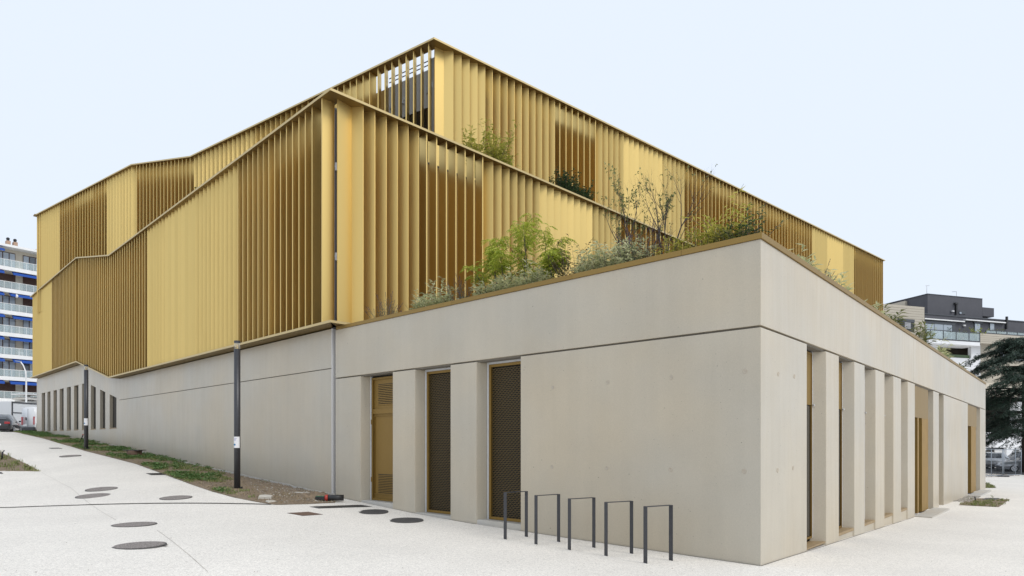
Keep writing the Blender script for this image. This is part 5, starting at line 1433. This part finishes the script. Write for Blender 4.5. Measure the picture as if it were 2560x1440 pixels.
# ------------------------------------------------------------------ background, left: flats with blue awnings
XF, XW = -65.3, -66.7
def yl(px, x): return x / (px - CX) * F
flat2 = tag(empty("apartment_building", (XF, 84, 0)), "tall flats with white balconies and blue awnings beyond the left edge", "building")
FO2 = Vector((XF, 84, 0))
def lbox(name, mat, x0, x1, y0, y1, z0, z1, parent=None):
    m = MB(); m.b2(x0, x1, y0, y1, z0, z1); o = m.build(name, mat, parent or flat2); o.data.transform(Matrix.Translation(-FO2)); return o
gl = ground_z(-66, 84)
Y0, Y1 = 72.0, 97.0
ZF = [E + 5.8 + 2.87 * k for k in range(7)]
lbox("wall", "beige_render", XW - 8, XW, Y0, Y1, gl - 0.5, ZF[-1] + 2.75)
lbox("roof_slab", "white_paint", XW - 8.5, XF + 0.1, Y0 - 0.3, Y1 + 0.3, ZF[-1] + 2.75, ZF[-1] + 3.05)
lbox("roof_upstand", "beige_render", XW - 7, XW - 1.0, 88.5, Y1, ZF[-1] + 3.05, ZF[-1] + 3.8)
PIT = 4.55
ylist = [84.5 + PIT * k for k in range(-3, 3)]           # pier starts
glassY = [Y0 + 1.25 * k for k in range(int((Y1 - Y0) / 1.25) + 1)]
bl = random.Random(9)
for fi, z in enumerate(ZF):
    sl = lbox("balcony_slab", "white_paint", XW + 0.002, XF, Y0, Y1, z - 0.22, z)
    lbox("slab_edge", "white_paint", XF + 0.001, XF + 0.06, Y0, Y1, z - 0.34, z + 0.16, sl)
    rl = lbox("balcony_railing", "white_paint", XF - 0.02, XF + 0.03, Y0, Y1, z + 1.04, z + 1.09)
    for q in glassY:
        if 79 < q < 93: lbox("rail_post", "white_paint", XF - 0.015, XF + 0.025, q, q + 0.045, z + 0.162, z + 1.038, rl)
    for q in glassY[:-1]:
        if 79 < q < 93: lbox("rail_panel", "balcony_glass", XF, XF + 0.012, q + 0.05, q + 1.245, z + 0.2, z + 1.03, rl)
    for k, yp in enumerate(ylist):
        if not 76 < yp < 93: continue
        y0, y1 = yp + 1.25, yp + PIT - 0.05
        wz1 = z + 2.35
        shut = (fi in (5, 0)) or (fi == 4 and k % 2)
        w_ = lbox("window", "wood_brown", XW + 0.003, XW + 0.06, y0, y1, z + 0.02, wz1)
        if not shut:
            n = 3
            for i in range(n):
                a = y0 + (y1 - y0) * i / n + 0.09; b = y0 + (y1 - y0) * (i + 1) / n - 0.09
                lbox("pane", "pane_light" if bl.random() < 0.6 else "pane", XW + 0.062, XW + 0.075, a, b, z + 0.15, wz1 - 0.1, w_)
        else:
            for i in range(10): lbox("shutter_slat", "wood_brown", XW + 0.061, XW + 0.085, y0 + 0.05, y1 - 0.05, z + 0.1 + i * 0.22, z + 0.27 + i * 0.22, w_)
    # awnings under the slab above
    for k, (ya, yb) in enumerate(((77.0, 82.0), (83.0 + 0.5 * (fi % 2), 87.6), (88.6, 93.5))):
        if fi == 6 and k != 0: continue
        m = MB(); pr = 0.15 + 0.35 * bl.random()
        zt2 = z + 2.58
        m.loft([[(XF - 0.55, ya, zt2 + .02), (XF - 0.55, ya, zt2 - .06), (XF + pr, ya, zt2 - 0.56), (XF + pr, ya, zt2 - 0.30)], [(XF - 0.55, yb, zt2 + .02), (XF - 0.55, yb, zt2 - .06), (XF + pr, yb, zt2 - 0.56), (XF + pr, yb, zt2 - 0.30)]])
        o = m.build("awning", "awning_blue", flat2); o.data.transform(Matrix.Translation(-FO2))
for k, px in enumerate((9, 27)):
    y = yl(px, XF - 0.8); zc = ZF[-1] + 3.05
    ch = lbox("chimney", "clay", XF - 1.1, XF - 0.45, y - 0.35, y + 0.35, zc, zc + 0.62)
    m = MB(); m.lathe([(0.26, zc + .621), (0.24, zc + 0.85), (0.30, zc + 0.86), (0.30, zc + 1.0), (0.18, zc + 1.08)], 12, (XF - 0.78, y, 0)); o = m.build("chimney_cap", "black_plastic", ch); o.data.transform(Matrix.Translation(-FO2))
z3 = ZF[3 - 1]
ac = lbox("air_conditioner", "white_paint", XW + 0.2, XW + 0.55, 84.7, 85.6, z3 + 0.05, z3 + 0.75)
m = MB(); m.tube([(XW + 0.551, 85.1, z3 + 0.4), (XW + 0.57, 85.1, z3 + 0.4)], 0.26, 16); o = m.build("fan_grille", "zinc", ac); o.data.transform(Matrix.Translation(-FO2))
m = MB(); m.lathe([(0.02, -0.25), (0.2, -0.17), (0.25, 0), (0.2, 0.17), (0.02, 0.25)], 12, (XF + 0.25, yl(40.5, XF), ZH(741, yl(40.5, XF)))); m.tube([(XF + .25, yl(40.5, XF), ZH(738, 84)), (XF - .1, yl(40.5, XF), ZH(735, 84))], 0.03, 5); o = m.build("globe_lamp", "white_paint", flat2, True); o.data.transform(Matrix.Translation(-FO2))

flat2.rotation_euler.z = math.radians(-37.6); flat2.scale.y = 0.636      # the block stands askew to the view

# street lamp, kiosk roof, vehicles up on the street
b = gpos(65.5, 60); 
o = tag(empty("street_lamp", b), "white street lamp with a curved arm before the balconied flats", "street lamp")
hz = ZH(915, 60) - b.z
m = MB(); pts = [(0, 0, -0.1), (0, 0, hz * 0.5), (0, 0, hz * 0.82), (-0.08, 0, hz * 0.93), (-0.28, 0, hz * 1.01), (-0.52, 0, hz * 1.06)]
m.tube(pts, [0.085, 0.075, 0.065, 0.06, 0.055, 0.05], 10); m.build("pole", "white_paint", o, True)
m = MB(); m.loft([[(-0.5, -.09, hz * 1.06 - .05), (-0.5, .09, hz * 1.06 - .05), (-0.5, .07, hz * 1.06 + .07), (-0.5, -.07, hz * 1.06 + .07)], [(-1.0, -.06, hz * 1.075 - .03), (-1.0, .06, hz * 1.075 - .03), (-1.0, .04, hz * 1.075 + .03), (-1.0, -.04, hz * 1.075 + .03)]]); m.build("lamp_head", "galvanised", o)
kb = gpos(70, 68); o = tag(empty("kiosk", kb), "small grey kiosk with a flat white canopy behind the truck", "kiosk")
k1 = ZH(986, 68) - kb.z
m = MB(); m.box((0, 0, k1 * 0.42), (1.6, 1.6, k1 * 0.84)); m.build("body", "concrete_plain", o)
m = MB(); m.loft([[(-1.0, -1, k1 - .62), (1.0, -1, k1 - .62), (1.0, 1, k1 - .62), (-1.0, 1, k1 - .62)], [(-.7, -.7, k1 - .3), (.7, -.7, k1 - .3), (.7, .7, k1 - .3), (-.7, .7, k1 - .3)]]); m.build("hipped_roof", "concrete_plain", o)
m = MB(); m.box((0, 0, k1 - 0.05), (2.1, 2.0, 0.10)); m.build("canopy", "white_paint", o)
m = MB(); m.box((0, 0, k1 - 0.2), (0.3, 0.3, 0.198)); m.build("canopy_post", "concrete_plain", o)
# box truck
tb = gpos(28, 58); th = math.radians(-8)
o = tag(empty("box_truck", tb, th), "white box truck with dark framed panel behind the van", "truck")
tz = ZH(1003, 58) - tb.z
m = MB(); m.b2(-2.2, -0.02, 0, 6.2, 0.75, tz); m.build("cargo_box", "car_white", o, bevel=0.03)
m = MB(); m.b2(-0.018, 0.03, 0.05, 0.16, 0.8, tz - .02); m.b2(-0.018, 0.03, 0.16, 6.15, tz - .14, tz - .02); m.b2(-0.018, 0.03, 6.05, 6.15, 0.8, tz - .14); m.b2(-0.018, 0.03, 0.16, 6.05, tz - 1.05, tz - 0.98); m.build("box_frame", "anthracite", o)
m = MB(); m.b2(-2.15, -0.05, 6.35, 8.0, 0.5, 2.3); m.build("cab", "car_white", o, bevel=0.08)
m = MB(); m.b2(-2.1, -0.1, 0.1, 8.0, 0.45, 0.72); m.build("chassis", "black_plastic", o)
for y in (1.3, 7.1):
    for x in (-1.95, -0.25):
        m = MB(); m.tube([(x - .14, y, .42), (x + .14, y, .42)], 0.42, 16); m.build("wheel", "tyre", o)
# panel van seen from behind
vb = gpos(70, 56); o = tag(empty("panel_van", vb, math.radians(-24)), "white panel van seen from the rear beside the concrete building", "van")
vh = ZH(1018, 56) - vb.z
sec = lambda y, s, h: [Vector((-1.0 * s, y, 0.42)), Vector((-1.02 * s, y, 1.1)), Vector((-0.98 * s, y, h * 0.72)), Vector((-0.86 * s, y, h * 0.97)), Vector((-0.7 * s, y, h)), Vector((0.7 * s, y, h)), Vector((0.86 * s, y, h * 0.97)), Vector((0.98 * s, y, h * 0.72)), Vector((1.02 * s, y, 1.1)), Vector((1.0 * s, y, 0.42))]
m = MB(); m.loft([sec(0, 0.97, vh * 0.985), sec(0.08, 1, vh), sec(3.8, 1, vh), sec(4.4, 0.97, vh * 0.9), sec(5.0, 0.93, vh * 0.55), sec(5.5, 0.85, vh * 0.45)]); m.build("body", "car_white", o, True)
m = MB(); m.b2(-1.0, 1.0, -0.10, 0.1, 0.35, 0.62); m.build("bumper", "black_plastic", o, bevel=0.03)
m = MB(); m.b2(0.985, 1.03, 0.12, 5.2, 0.40, 0.95); m.build("side_skirt", "black_plastic", o)
for s in (-1, 1):
    m = MB(); m.b2(s * 0.87 - 0.10, s * 0.87 + 0.10, -0.03, 0.16, 0.85, 1.55); m.build("tail_light", "lamp_red", o, bevel=0.02)
m = MB(); m.b2(-0.012, 0.012, -0.012, 0.02, 0.65, vh * 0.94); m.build("door_gap", "grey_frame", o)
m = MB(); m.b2(-0.30, -0.20, -0.05, 0.02, 1.25, 1.5); m.build("door_handle", "black_plastic", o)
m = MB(); m.b2(-0.72, -0.2, -0.04, 0.02, 0.72, 0.84); m.build("number_plate", "white_paint", o)
m = MB(); m.b2(1.005, 1.025, 1.3, 3.6, 1.52, 1.56); m.build("side_rail", "black_plastic", o)
for y in (1.0, 4.5):
    for x in (-0.9, 0.9):
        m = MB(); m.tube([(x - .12, y, .34), (x + .12, y, .34)], 0.34, 16); m.build("wheel", "tyre", o)
car("parked_car", "black hatchback seen from behind at the top of the slope", "car", gpos(8, 51), math.radians(-62), "car_black", 4.2, 1.8, 1.5, group="cars parked up on the street")
